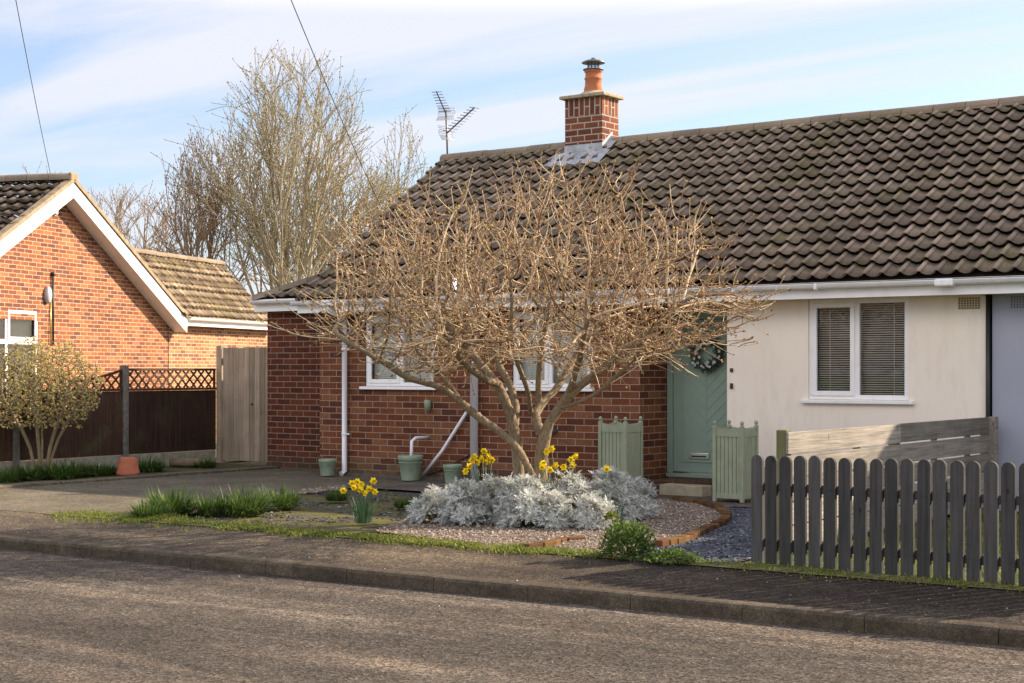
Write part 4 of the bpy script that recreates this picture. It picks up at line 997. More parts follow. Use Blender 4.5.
# ------------------------------------------------------------------ plants
def blade(b,base,ang,lean,L,w,r,seg=4,fold=.3,droop=1.0):
    d=Vector((math.cos(ang),math.sin(ang),0)); s=Vector((-d.y,d.x,0)); p=Vector(base); th=PI/2-lean; prev=None
    for i in range(seg+1):
        t=i/seg; ww=w*(1-t**2)*.5+.0006; cur=(p-s*ww,p+s*ww)
        if prev: b.face([prev[0],prev[1],cur[1],cur[0]] if i<seg else [prev[0],prev[1],cur[1]],smooth=True)
        prev=cur; p=p+(d*math.cos(th)+Vector((0,0,math.sin(th))))*(L/seg); th-=droop*lean/seg*1.6
def tuft(n,rad,hmin,hmax,w,seed,spread=.6):
    r=random.Random(seed); b=MB()
    for i in range(n):
        a=r.uniform(0,2*PI); q=rad*math.sqrt(r.random()); blade(b,(q*math.cos(a),q*math.sin(a),-.01),a+r.uniform(-.7,.7),r.uniform(.08,spread),r.uniform(hmin,hmax),w*r.uniform(.7,1.2),r)
    return b
tufts=[tuft(430,.20,.13,.30,.016,s,.95).build('strap_leaf_plant',M['tuft'],None) for s in (1,2,3)]
tl=[((150,517),.8,'strap leaved green clump at the left end of the row beside the pavement'),((172,512),1.15,'tallest strap leaved clump, bright topped, left half of the row by the pavement'),((213,513),.9,'strap leaved clump between the two tall clumps by the pavement'),((243,513),1.15,'dark bushy strap leaved clump near the middle of the row by the pavement'),((279,507),1.0,'dark upright strap leaved clump at the right end of the row by the pavement'),((337,500),.6,'small isolated dark tuft in the mossy bed left of the daffodils'),((404,507),.5,'small tuft in the mossy slate left of the silver bushes')]
for i,((px,py),s_,lb) in enumerate(tl):
    src=tufts[i%3]; o=src if i<3 else src.copy()
    if i>=3: col.objects.link(o)
    o.location=G(px,py); o.scale=(s_,s_,s_*1.05); o.rotation_euler=(0,0,i*1.3); tag(o,lb,'plant','strap leaved clumps edging the garden')
nl=[((5,481),.9,'leafy green clump at the left edge under the yellow green shrub'),((28,479),1.0,'leafy green clump left of the shrub stems by the dark fence'),((60,478),1.1,'leafy green clump right of the shrub stems by the dark fence'),((76,476),1.0,'leafy green clump third from the upturned pot'),((97,475),.8,'thin leafy clump second from the upturned pot'),((113,474),.7,'small leafy clump just left of the upturned pot'),((146,471),1.0,'spiky green clump right of the upturned terracotta pot'),((205,467),.65,'small green clump at the foot of the fence near the gate')]
for i,((px,py),s_,lb) in enumerate(nl):
    o=tufts[i%3].copy(); col.objects.link(o); o.location=G(px,py); o.scale=(s_*1.2,s_*1.2,s_); o.rotation_euler=(0,0,i*1.9); tag(o,lb,'plant','leafy clumps under the dark fence')
# grass & weeds stuff along the pavement
r=random.Random(14); b=MB()
def nz(x,y,s=1.0,o=0): return mnoise.noise(Vector((x*s,y*s,o)))
for i in range(34000):
    x=r.uniform(-14.3,-7.4); w_=.20+.12*nz(x,0,1.3,3)+(.14 if x<-11.6 else 0)
    y=yb(x)+.10+(.10 if x<-11.6 else 0)+r.gauss(0,w_*.55)
    if nz(x,y*1.5,1.1,7)+.5*nz(x,y,4,2)<.0 and r.random()<.82: continue
    L=r.uniform(.02,.07)*(1+.8*max(0,nz(x,0,2,5))); blade(b,(x,y,-.03),r.uniform(0,6.3),r.uniform(.2,1.1),L,.010,r,2)
for i in range(9000):
    x=r.uniform(-13.8,-7.2); y=yb(x)+.08+r.gauss(0,.10)
    if nz(x*1.2,y*2,1.7,21)<.06: continue
    blade(b,(x,y,-.01),r.uniform(0,6.3),r.uniform(.3,1.2),r.uniform(.02,.045),.022,r,2)
for i in range(7000):
    x=r.uniform(-6.4,-1.5); y=yb(x)+.12+r.gauss(0,.10)
    if nz(x,y,2.2,9)<-.15 and r.random()<.8: continue
    blade(b,(x,y,-.03),r.uniform(0,6.3),r.uniform(.2,1.0),r.uniform(.02,.07),.010,r,2)
tag(b.build('weedy_grass',M['grass']),'short weedy grass growing along the back edge of the pavement','grass',kind='stuff')
b=MB()
for i in range(5000):
    x=r.uniform(-5.9,-1.5); y=r.uniform(11.9,17.0); blade(b,(x,y,-.012),r.uniform(0,6.3),r.uniform(.1,.8),r.uniform(.05,.16),.009,r,3)
tag(b.build('lawn_grass',M['grass']),'rough lawn grass behind the picket fence','grass',kind='stuff')
b=MB()
for i in range(2200):
    x=r.uniform(-18,-14.4) if r.random()<.5 else r.uniform(-14,-11.5); y=r.uniform(11.0,16.2)
    if nz(x,y,1.4,11)<.22: continue
    blade(b,(x,y,-.02),r.uniform(0,6.3),r.uniform(.3,1.1),r.uniform(.02,.05),.009,r,2)
tag(b.build('drive_moss_grass',M['grass']),'sparse weeds growing on the driveway and mossy bed','weeds',kind='stuff')
# leafy weed bush by the pavement
def leafball(n,rx,rz,leaf,seed,stems=10):
    r=random.Random(seed); b=MB()
    for i in range(n):
        a=r.uniform(0,2*PI); e=math.asin(r.random()); q=r.uniform(.55,1.0)*(1+.22*mnoise.noise(Vector((math.cos(a)*1.5,math.sin(a)*1.5,e*2+seed))))
        c=Vector((math.cos(a)*math.cos(e)*rx*q,math.sin(a)*math.cos(e)*rx*q,math.sin(e)*rz*q)); d=(c.normalized()+Vector((r.gauss(0,.6),r.gauss(0,.6),r.gauss(0,.5)))).normalized()
        s_=d.cross(Vector((r.random()-.5,r.random()-.5,1))).normalized(); L=leaf*r.uniform(.6,1.3)
        b.face([c,c+d*L*.5-s_*L*.3,c+d*L,c+d*L*.5+s_*L*.3])
    return b
wb=empty('weed_bush',G(628,556)); leafball(2400,.26,.30,.035,5).build('foliage',M['weed'],wb)
b=MB(); r=random.Random(3)
for i in range(14): a=r.uniform(0,6.3); b.tube([(0,0,-.02),(.1*math.cos(a),.1*math.sin(a),.15),(.2*math.cos(a),.2*math.sin(a),.24)],.004,4)
b.tube([(-.06,0,0),(-.12,-.02,.2),(-.15,-.03,.34)],.005,4); b.build('stems',M['weed'],wb)
b=leafball(160,.055,.07,.035,9); b.v=[(p[0]-.15,p[1]-.03,p[2]+.30) for p in b.v]; b.build('yellow_shoot',M['grass'],wb)
tag(wb,'round bushy green weed with a yellow shoot at the pavement edge','weed')
o=leafball(1500,.24,.08,.03,6).build('creeping_weed',M['weed']); o.location=G(672,560); tag(o,'flat creeping green weed right of the bushy weed','weed')

# silver bushes
def silver_leaf(b,base,d,up,L,r):
    d=d.normalized(); s=d.cross(up).normalized(); n=4; prev=None; p=Vector(base); curl=r.uniform(-.25,.05)
    b_w=L*.05
    pts=[]
    for i in range(n+1):
        pts.append(p.copy()); d=(d+up*curl*.35).normalized(); p=p+d*(L/n)
    base_i=len(b.v); vs=[]
    for i in range(n): 
        a,c=pts[i],pts[i+1]; b.face([a-s*b_w,a+s*b_w,c+s*b_w*.8,c-s*b_w*.8])
        if i>0:
            for sg in (-1,1):
                tip=a+s*sg*L*(.24 if i<n-1 else .18)+d*L*.17+up*L*.04
                b.face([a+s*sg*b_w*.5,a+s*sg*L*.12+d*L*.02,tip,a+s*sg*L*.08+d*L*.12])
    e=pts[-1]; b.face([e-s*b_w,e+s*b_w,e+d*L*.12])
def silver_bush(loc,rx,ry,rz,n,seed,label):
    r=random.Random(seed); b=MB(); root=empty('silver_bush',loc)
    heads=int(n/11); 
    for h in range(heads):
        a=r.uniform(0,2*PI); e=math.asin(r.uniform(.02,1)); q=r.uniform(.68,1.02)*(1+.55*mnoise.noise(Vector((math.cos(a)*2.6,math.sin(a)*2.6,e*2.6+seed*3))))
        c=Vector((math.cos(a)*math.cos(e)*rx*q,math.sin(a)*math.cos(e)*ry*q,math.sin(e)*rz*q+.02)); ax=(Vector((c.x/rx,c.y/ry,c.z/rz*.8+.35))).normalized()
        t1=ax.cross(Vector((0,0,1)) if abs(ax.z)<.95 else Vector((1,0,0))).normalized(); t2=ax.cross(t1)
        for k in range(9):
            t=k*2.4+r.random(); d=(t1*math.cos(t)+t2*math.sin(t))*r.uniform(.6,1.1)+ax*r.uniform(.3,.9); silver_leaf(b,c-ax*.03,d,ax,r.uniform(.07,.14),r)
    for h in range(9):
        a=r.uniform(0,2*PI); q=r.uniform(.1,.8); c=Vector((math.cos(a)*rx*q,math.sin(a)*ry*q,rz*math.sqrt(1-q*q)*.9)); top_=c+Vector((r.gauss(0,.04),r.gauss(0,.04),r.uniform(.06,.15)))
        for k in range(34):
            t=r.random(); p=c.lerp(top_,t); an=r.uniform(0,2*PI); silver_leaf(b,p,Vector((math.cos(an),math.sin(an),r.uniform(.2,1.0))),Vector((0,0,1)),r.uniform(.05,.10)*(1.15-.4*t),r)
    b.build('foliage',M['silver'],root)
    b=MB()
    for h in range(40):
        a=r.uniform(0,2*PI); e=r.uniform(.15,1.5); q=.8; c=Vector((math.cos(a)*math.cos(e)*rx*q,math.sin(a)*math.cos(e)*ry*q,math.sin(e)*rz*q)); b.tube([(c.x*.1,c.y*.1,-.02),(c.x*.5,c.y*.5,c.z*.45),tuple(c)],[.009,.007,.004],5)
    b.build('stems',M['tuft_dry'],root)
    tag(root,label,'bush','silver leaved bushes around the tree foot')
sb=[((437,524),.26,.26,.28,1100,'silver leaved bush at the far left of the silver group'),((466,526),.25,.26,.38,1300,'silver leaved bush second from the left with tall bright shoots'),((494,524),.22,.24,.41,1000,'silver leaved bush third from the left below the left daffodils'),((523,527),.30,.30,.47,2000,'tallest broad silver leaved bush directly in front of the tree trunk'),((556,529),.17,.16,.26,500,'small low silver leaved bush in front of the tree trunk'),((572,524),.25,.28,.43,1500,'silver leaved bush just right of the tree trunk'),((596,530),.18,.18,.27,600,'low silver leaved bush at the front right of the group'),((612,522),.28,.30,.46,1700,'silver leaved bush in front of the left planter'),((636,520),.24,.26,.32,1100,'rightmost silver leaved bush next to the pinkish gravel')]
for i,((px,py),rx,ry,rz,n,lb) in enumerate(sb):
    g=G(px,py); g+=FV*.22; silver_bush(g,rx*.92,ry,rz,n,50+i,lb)
# daffodils
def daffodil(loc,stems,seed,label,leaves=60,hmin=.28,hmax=.42,spread=.1):
    r=random.Random(seed); root=empty('daffodil_clump',loc); b=MB()
    for i in range(leaves):
        a=r.uniform(0,6.3); q=r.uniform(0,spread*1.05); blade(b,(q*math.cos(a),q*math.sin(a),-.01),a,r.uniform(.03,.42),r.uniform(.18,.36),.012,r,4,droop=.6)
    b.build('leaves',M['daff_leaf'],root)
    for (dx,dz) in stems:
        base=Vector((dx*.3,r.uniform(-.03,.03),0)); top=RV*dx+FV*r.uniform(-.06,.06)+Vector((0,0,dz))
        k=MB(); k.tube([base*.5,(base+top)*.5+Vector((0,0,.02)),top],.004,5); st=k.build('stem',M['daff_leaf'],root)
        face=(Vector((.5,-.75,-.05))+Vector((r.gauss(0,.35),r.gauss(0,.3),r.gauss(0,.15)))).normalized(); u=face.cross(Vector((0,0,1))).normalized(); v=face.cross(u)
        k=MB(); 
        for q in range(6):
            t=q*PI/3+r.uniform(-.1,.1); d=u*math.cos(t)+v*math.sin(t); e=(u*-math.sin(t)+v*math.cos(t)); L=r.uniform(.036,.046)
            k.face([top+face*.003*(q%2),top+d*L*.55-e*.017+face*.004,top+d*L-face*.003,top+d*L*.55+e*.017+face*.004])
        k.build('petals',M['daff'],st)
        k=MB(); n=9; ring0=[top+(u*math.cos(2*PI*q/n)+v*math.sin(2*PI*q/n))*.012 for q in range(n)]; ring1=[top+face*.034+(u*math.cos(2*PI*q/n)+v*math.sin(2*PI*q/n))*(.019+.003*(q%2)) for q in range(n)]
        for q in range(n): j=(q+1)%n; k.face([ring0[q],ring0[j],ring1[j],ring1[q]],smooth=True)
        k.build('trumpet',M['daff_cup'],st)
    tag(root,label,'daffodils','daffodil clumps in the front bed')
g=G(363,522); daffodil(g,[(-.20,.335),(-.12,.40),(-.06,.42),(-.09,.365),(-.03,.34),(.02,.30),(.11,.43),(.07,.355),(.13,.32),(-.02,.39)],1,'daffodil clump standing alone left of the silver bushes',80)
def dclump(px,py,stems,seed,lb,Y=13.45):
    # clumps grow on the ground at depth Y behind the silver bushes
    t=(px-CX)/F; Z=Y/(CA+SA*t); daffodil(Vector((Z*(CA*t-SA),Y,0)),stems,seed,lb,50,spread=.16)
s=96
dclump(486,0,[(-.22,.50),(-.18,.55),(-.12,.66),(-.09,.60),(-.02,.72),(.03,.66),(.06,.62),(-.04,.64),(.0,.6),(-.15,.62)],2,'daffodil clump left of the tree trunk behind the silver bushes',13.5)
dclump(518,0,[(.0,.72)],3,'single daffodil bloom just left of the tree trunk',13.55)
dclump(562,0,[(-.16,.74),(-.11,.77),(-.06,.60),(.02,.58),(.09,.66),(.11,.60),(.14,.70),(-.2,.62)],4,'daffodil clump right of the tree trunk',13.5)
dclump(607,0,[(.0,.58)],5,'single daffodil above the silver bush in front of the left planter',13.5)
dclump(545,0,[(-.03,.60),(.05,.57)],6,'two daffodils directly in front of the tree trunk',13.2)

# ------------------------------------------------------------------ tree generators
def grow(seeds, attractors, step=.07, infl=.6, kill=.11, iters=90, inertia=.35, grav=0.0, seed=1, maxn=16000):
    """space colonisation from polylines; returns positions, parents, radii-ready tree"""
    rnd=np.random.RandomState(seed)
    pos=[];par=[];dirs=[]
    for pl in seeds:
        # pl: (parent index or -1, list of points) with parent referencing the global index fn
        pi,pts=pl
        last=pi if not callable(pi) else pi(pos)
        for p in pts:
            p=np.array(p)
            if last>=0:
                a=np.array(pos[last]); d=p-a; L=np.linalg.norm(d); k=max(1,int(L/.12))
                for q in range(1,k+1):
                    np_=a+d*q/k; pos.append(np_); par.append(last); dirs.append(d/max(L,1e-6)); last=len(pos)-1
            else:
                pos.append(p); par.append(-1); dirs.append(np.array([0,0,1.])); last=len(pos)-1
    seedn=len(pos); kidn={}
    A=np.array(attractors)
    alive=np.ones(len(A),bool)
    nearest=np.full(len(A),-1); nd=np.full(len(A),1e9)
    P=np.array(pos)
    # initial nearest
    for i in range(0,len(A),500):
        d=np.linalg.norm(A[i:i+500,None]-P[None],axis=2); j=d.argmin(1); nearest[i:i+500]=j; nd[i:i+500]=d[np.arange(len(j)),j]
    for it in range(iters):
        act=alive&(nd<infl)
        if not act.any() or len(pos)>maxn: break
        ids=np.where(act)[0]; acc={}
        for i in ids:
            n=nearest[i]; v=A[i]-pos[n]; v/=np.linalg.norm(v)+1e-9
            if n in acc: acc[n]+=v
            else: acc[n]=v.copy()
        new=[]
        for n in [n for n in acc if kidn.get(n,0)>=3]:
            del acc[n]; alive[nearest==n]=False
        for n,v in acc.items():
            kidn[n]=kidn.get(n,0)+1
            l=np.linalg.norm(v)
            if l<1e-6: continue
            d=v/l+dirs[n]*inertia+rnd.normal(0,.12,3)+np.array([0,0,grav]); d/=np.linalg.norm(d)
            q=pos[n]+d*step
            new.append((q,n,d))
        if not new: break
        st=len(pos)
        for q,n,d in new: pos.append(q); par.append(n); dirs.append(d)
        Q=np.array([x[0] for x in new]); ai=np.where(alive)[0]
        for i0 in range(0,len(ai),800):
            blk=ai[i0:i0+800]; d=np.linalg.norm(A[blk][:,None]-Q[None],axis=2); j=d.argmin(1); dm=d[np.arange(len(j)),j]
            better=dm<nd[blk]; bi=blk[better]; nd[bi]=dm[better]; nearest[bi]=st+j[better]
        alive &= ~(nd<kill)
    return pos,par,dirs,seedn
def radii(pos,par,tip=.004,e=2.2,minr=None,cap=.14):
    n=len(pos); acc=[0.0]*n; ch=[0]*n
    for i in range(n):
        if par[i]>=0: ch[par[i]]+=1
    r=[0.0]*n
    for i in range(n-1,-1,-1):
        if acc[i]==0: acc[i]=tip**e
        r[i]=min(cap,acc[i]**(1/e))
        if par[i]>=0: acc[par[i]]+=acc[i]
    return r,ch
def chains(pos,par,r):
    n=len(pos); kids=[[] for _ in range(n)]
    for i in range(n):
        if par[i]>=0: kids[par[i]].append(i)
    out=[]; stack=[i for i in range(n) if par[i]<0]; 
    st=[(i,None) for i in stack]
    while st:
        i,p=st.pop(); c=[] if p is None else [p]
        c.append(i)
        while kids[i]:
            ks=sorted(kids[i],key=lambda k:-r[k]); i2=ks[0]
            for k in ks[1:]: st.append((k,i))
            c.append(i2); i=i2
        out.append(c)
    return out
def tree_mesh(pos,par,r,split=.012,jit=0):
    big,small=MB(),MB()
    for c in chains(pos,par,r):
        if len(c)<2: continue
        pts=[Vector(pos[i]) for i in c]; rr=[r[i] for i in c]
        if len(c)>2: rr[0]=min(rr[0],rr[1]*1.15)
        # light smoothing
        for _ in range(2):
            q=pts[:]
            for k in range(1,len(pts)-1): q[k]=(pts[k-1]+pts[k]*2+pts[k+1])/4
            pts=q
        for k in range(1,len(pts)-1):
            if rr[k]>.02: w_=rr[k]*.16; pts[k]=pts[k]+Vector((mnoise.noise(pts[k]*6),mnoise.noise(pts[k]*6+Vector((7,0,0))),mnoise.noise(pts[k]*6+Vector((0,9,0)))))*w_*2.2; rr[k]=rr[k]*(1+.16*mnoise.noise(pts[k]*9))
        k=0
        while k<len(rr) and rr[k]>split: k+=1
        if k>=2: big.tube(pts[:k+1] if k<len(pts) else pts,rr[:k+1] if k<len(pts) else rr,8 if rr[0]>.03 else 6,cap=False)
        s0=max(0,k-1) if k>=2 else 0
        if len(pts)-s0>=2: small.tube(pts[s0:],rr[s0:],4,cap=False)
    return big,small
def buds(b,p,d,size,r):
    d=Vector(d).normalized(); u=d.cross(Vector((r.random(),r.random(),r.random()))).normalized(); v=d.cross(u); w=size*.32
    p=Vector(p); m=p+d*size*.45; t=p+d*size
    vs=[p,m+u*w,m+v*w,m-u*w,m-v*w,t]; b.mesh([tuple(x) for x in vs],[(0,2,1),(0,3,2),(0,4,3),(0,1,4),(5,1,2),(5,2,3),(5,3,4),(5,4,1)])

# ---- front garden tree
TZ=16.35
def T(px,py,dz=0): return tuple(D(px,py,TZ+dz))
tree=empty('garden_tree',(0,0,0)); base=D(541,500,TZ); 
tag(tree,'spreading bare garden tree with golden budding twigs in front of the brick wall','tree')
def near(pt):
    def f(pos):
        P=np.array(pos); return int(np.linalg.norm(P-np.array(pt),axis=1).argmin())
    return f
gz=(base.x,base.y,-.05)
tb=D(541,470,TZ)
L=[(-1,[gz,(base.x,base.y,.25),T(541,455),T(542,436)]),
 (-1,[(base.x-.26,base.y+.08,-.05),T(519,478,.1),T(517,445,.05),T(512,412,0)]),
 (near(T(542,436)),[T(548,425,-.05),T(555,409,-.1),T(569,392,-.15),T(594,376,-.2),T(625,352,-.3),T(660,325,-.35)]),
 (near(T(555,409,-.1)),[T(574,406,-.2),T(590,399,-.35),T(606,386,-.5),T(628,366,-.6)]),
 (near(T(542,436)),[T(536,424,.1),T(531,413,.2),T(539,405,.35),T(553,394,.5),T(564,380,.6),T(572,360,.8),T(600,325,1.0)]),
 (near(T(531,413,.2)),[T(528,392,-.1),T(526,377,-.25),T(516,366,-.4),T(512,340,-.6)]),
 (near(T(539,405,.35)),[T(538,378,.3),T(541,350,.2),T(545,320,.1)]),
 (near(T(512,412,0)),[T(505,398,-.05),T(497,383,0),T(483,366,.1),T(462,342,.2),T(440,315,.3)]),
 (near(T(517,430,.05)),[T(518,407,.15),T(511,384,.4),T(500,368,.6),T(492,345,.9),T(480,318,1.1)]),
 (near((base.x,base.y,.25)),[T(533,478,-.1),T(522,452,-.25),T(504,434,-.3),T(483,421,-.35),T(466,408,-.35),T(455,390,-.35),T(436,371,-.35),T(415,350,-.35)]),
 (near(T(466,408,-.35)),[T(447,388,-.5),T(434,383,-.55),T(409,381,-.6),T(381,359,-.7),T(356,346,-.7),T(335,335,-.6)]),
 (near(T(569,392,-.15)),[T(580,360,-.6),T(585,330,-.9)]),
 (near(T(497,383,0)),[T(485,380,-.5),T(465,365,-.9),T(450,345,-1.1)]),
]
r=random.Random(77); C0=D(528,332,TZ); att=[]
while len(att)<12500:
    u=Vector((r.uniform(-1,1),r.uniform(-1,1),r.uniform(-.45,1))); l=u.length
    if l>1 or l<.22: continue
    if r.random()>.30+.70*l: continue
    if u.z>.25 and r.random()<.75*(u.z-.15): continue
    nzv=mnoise.noise(u*2.3+Vector((5,1,2))); 
    if l>1-.34*max(0,nzv+.25)*1.6: continue
    if mnoise.noise(u*4.2+Vector((1,8,3)))<-.18: continue
    z=u.z*1.70
    if u.z<0:
        z=u.z*.95
        if math.hypot(u.x,u.y)<.30: continue
    xx=u.x*2.50*(1.0 if u.x<0 else .99); p=C0+RV*xx+FV*(u.y*2.0)+Vector((0,0,z))
    if p.z<1.05: continue
    # underside rises outwards on the right
    if xx>0 and p.z<1.25+.35*xx: continue
    if xx<0 and p.z<1.30+.22*(-xx): continue
    if abs(xx)<1.25 and p.z<1.72-.30*abs(xx): continue
    if p.y>17.0 : continue
    # flatter shoulders
    att.append(tuple(p))
pos,par,dirs,sn=grow(L,att,step=.055,infl=.75,kill=.068,iters=130,inertia=.55,seed=5,maxn=40000)
# long straight shoots at the tips
kidc=[0]*len(pos)
for i in range(len(pos)):
    if par[i]>=0: kidc[par[i]]+=1
tips=[i for i in range(sn,len(pos)) if kidc[i]==0]
for i in tips:
    p=Vector(pos[i]); out=(p-C0); 
    if out.length<1.1 and r.random()<.6: continue
    if r.random()<.45: continue
    d=(Vector(dirs[i])*.8+out.normalized()*.8+Vector((0,0,.35))+Vector((r.gauss(0,.25),r.gauss(0,.25),r.gauss(0,.25)))).normalized()
    n=r.choice((2,3,4,5)); last=i
    for k in range(n):
        d=(d+Vector((r.gauss(0,.07),r.gauss(0,.07),r.gauss(0,.07)+.02))).normalized(); p=p+d*.075
        pos.append(np.array(p)); par.append(last); dirs.append(np.array(d)); last=len(pos)-1
# few long wisps at the left and right
for (a_,b_) in ((T(335,338,-.6),T(262,288,-.4)),(T(345,350,-.6),T(266,325,-.3)),(T(340,330,-.3),T(278,268,0)),(T(690,340,-.2),T(745,344,-.2)),(T(700,310,.0),T(766,306,.2)),(T(690,280,.1),T(752,215,.3)),(T(520,215,0),T(512,168,.1)),(T(430,235,0),T(398,208,.2)),(T(600,215,0),T(630,180,.1))):
    i=near(a_)(pos); p=Vector(pos[i]); e=Vector(b_); n=9; last=i
    for k in range(1,n+1):
        q=p.lerp(e,k/n)+Vector((r.gauss(0,.012),r.gauss(0,.012),r.gauss(0,.012)+.05*math.sin(k/n*PI)*-1)); pos.append(np.array(q)); par.append(last); dirs.append(np.array((e-p).normalized())); last=len(pos)-1
        if k>3 and r.random()<.5:
            d=((e-p).normalized()+Vector((r.gauss(0,.4),r.gauss(0,.4),r.uniform(.1,.7)))).normalized(); l2=last; qq=q
            for m in range(r.choice((1,2,3))):
                qq=qq+d*.07; pos.append(np.array(qq)); par.append(l2); dirs.append(np.array(d)); l2=len(pos)-1
rad,ch=radii(pos,par,tip=.0037,e=2.5,cap=.100)
for i in range(4): pass
big,small=tree_mesh(pos,par,rad,split=.016)
big.build('trunk_and_limbs',M['bark'],tree); small.build('twigs',M['twig'],tree)
# the trunk flares at the ground
b=MB(); b.tube([gz,(base.x,base.y,.12),(base.x,base.y,.3)],[.15,.11,.088],12,cap=False); b.build('trunk_foot',M['bark'],tree)
bb=MB()
kidc=[0]*len(pos)
for i in range(len(pos)):
    if par[i]>=0: kidc[par[i]]+=1
for i in range(sn,len(pos)):
    if rad[i]>.011: continue
    if kidc[i]==0 or r.random()<.36:
        for q in range(1 if kidc[i] else 2):
            d=Vector(dirs[i])+Vector((r.gauss(0,.7),r.gauss(0,.7),r.gauss(0,.5)+.3)); buds(bb,Vector(pos[i]),d,r.uniform(.02,.040),r)
bb.build('buds',M['bud'],tree)
print('tree nodes',len(pos))

# ---- neighbour shrub
def bush_tree(name,loc,base_pts,center,rx,ry,rz,natt,label,barkmat,budmat,budsize,tip=.004,step=.06,seed=1,zmin=-.6,budp=.8,infl=.6,kill=.09,capr=.03,maxn=9000):
    r=random.Random(seed); root=empty(name,loc); att=[]
    while len(att)<natt:
        u=Vector((r.uniform(-1,1),r.uniform(-1,1),r.uniform(zmin,1))); l=u.length
        if l>1 or r.random()>.35+.65*l: continue
        if l>1-.25*max(0,mnoise.noise(u*2.5+Vector((seed,0,0)))+.2): continue
        att.append((center[0]+u.x*rx,center[1]+u.y*ry,center[2]+u.z*rz))
    pos,par,dirs,sn=grow(base_pts,att,step=step,infl=infl,kill=kill,iters=90,inertia=.5,seed=seed,maxn=maxn)
    rad,ch=radii(pos,par,tip=tip,e=2.4,cap=capr); big,small=tree_mesh(pos,par,rad,split=tip*3)
    big.build('stems',M[barkmat],root); small.build('twigs',M[barkmat],root)
    bb=MB()
    for i in range(sn,len(pos)):
        if r.random()<budp:
            for q in range(2): buds(bb,Vector(pos[i]),Vector(dirs[i])+Vector((r.gauss(0,.8),r.gauss(0,.8),r.gauss(0,.6)+.2)),budsize*r.uniform(.6,1.3),r)
    bb.build('buds',M[budmat],root); tag(root,label,'shrub' if 'shrub' in name else 'tree'); return root
sx,sy=-19.15,14.68
seeds_=[(-1,[(0,0,-.05),(-.02,.02,.2),(-.05,.05,.55),(-.15,.1,.9)])]
for k in range(7):
    a=k*.9; seeds_.append((-1,[(.09*math.cos(a),.09*math.sin(a),-.04),(.13*math.cos(a),.13*math.sin(a),.3),(.30*math.cos(a),.30*math.sin(a),.72),(.5*math.cos(a),.5*math.sin(a),1.0)]))
bush_tree('golden_shrub',(sx,sy,0),seeds_,(0,0,1.32),1.0,.9,.80,3600,'yellow green budding shrub with bare lower stems in front of the dark fence','shrub_stem','shrub_leaf',.040,tip=.0035,step=.05,seed=11,zmin=-.75,kill=.066,budp=.85,maxn=16000)

# ---- background trees: upward fanning limbs
def crown_tree(name,loc,trunk_h,top,rx,label,bark,budmat,nodes,seed,nl=8,tip=.006,bud=.055,grp='bare trees behind the houses',z_c=.60):
    r=random.Random(seed); root=empty(name,loc); pos=[];par=[];dirs=[]
    zc=top*z_c; rz=top-zc; rzl=zc-trunk_h*.7
    def inside(p,k=1.0):
        d=p.z-zc; q=(d/(rz if d>0 else rzl))**2+(p.x**2+p.y**2)/rx**2
        return q<(k*(1+.22*mnoise.noise(Vector((math.atan2(p.y,p.x)*1.3,p.z*.5,seed)))))**2
    def add(p,pi,d): pos.append(np.array(p)); par.append(pi); dirs.append(np.array(d)); return len(pos)-1
    def br(p,pi,d,L,dep):
        st=.24 if dep>=3 else .18; n=max(2,int(L/st)); last=pi; bend=Vector((r.gauss(0,.018),r.gauss(0,.018),.016 if dep<4 else .022))
        for k in range(n):
            if len(pos)>nodes: return
            d=(d+bend+Vector((r.gauss(0,.045),r.gauss(0,.045),r.gauss(0,.02)))).normalized(); p=p+d*st
            if p.z>trunk_h*1.2 and not inside(p): 
                if dep>1 or r.random()<.7: return
            last=add(p,last,d)
            if dep>0 and (k>5 or dep<4) and r.random()<(.4,.32,.44,.5,.6)[min(dep,4)]:
                a=r.uniform(0,2*PI); ang=r.uniform(.35,.75); u=d.cross(Vector((0,0,1)) if abs(d.z)<.97 else Vector((1,0,0))).normalized(); v=d.cross(u)
                nd=(d*math.cos(ang)+(u*math.cos(a)+v*math.sin(a))*math.sin(ang)+Vector((0,0,.10))).normalized()
                l2={4:r.uniform(1.4,3.0),3:r.uniform(.8,1.6),2:r.uniform(.5,1.0),1:r.uniform(.3,.7)}[min(dep,4)]
                br(p,last,nd,l2,dep-1)
    b0=add(Vector((0,0,-.1)),-1,(0,0,1)); p0=add(Vector((0,0,trunk_h*.5)),b0,(0,0,1)); p1=add(Vector((.03,0,trunk_h)),p0,(0,0,1))
    seq=list(range(nl)); tot=nodes
    for k in seq:
        a=2*PI*k*.618*1.0+r.uniform(-.3,.3); sp=(.10+.62*((k+.5)/nl))*rx/(top*.55)
        d=Vector((math.cos(a)*sp,math.sin(a)*sp,1)).normalized(); nodes=int(tot*(k+1)/nl)
        st_=r.choice((p0,p1,p1)); br(Vector(pos[st_]),st_,d,top*1.1,4)
    rad,ch=radii(pos,par,tip=tip,e=2.5,cap=.15); big,small=tree_mesh(pos,par,rad,split=tip*2.5)
    big.build('trunk',M[bark],root); small.build('branches',M[bark],root); bb=MB()
    for i in range(3,len(pos)):
        if rad[i]<tip*1.7 and r.random()<.62:
            buds(bb,Vector(pos[i]),Vector(dirs[i])+Vector((r.gauss(0,.6),r.gauss(0,.6),r.gauss(0,.4)+.2)),bud*r.uniform(.6,1.3),r)
    bb.build('buds',M[budmat],root); tag(root,label,'tree',grp); print(name,len(pos)); return root
def at(px,Z): p=D(px,HY,Z); return (p.x,p.y,0)
crown_tree('background_tree',at(290,40),1.6,9.75,2.9,'tall broad bare tree with pale yellow buds between the two houses','bark_far','bud_far',27000,3,nl=13)
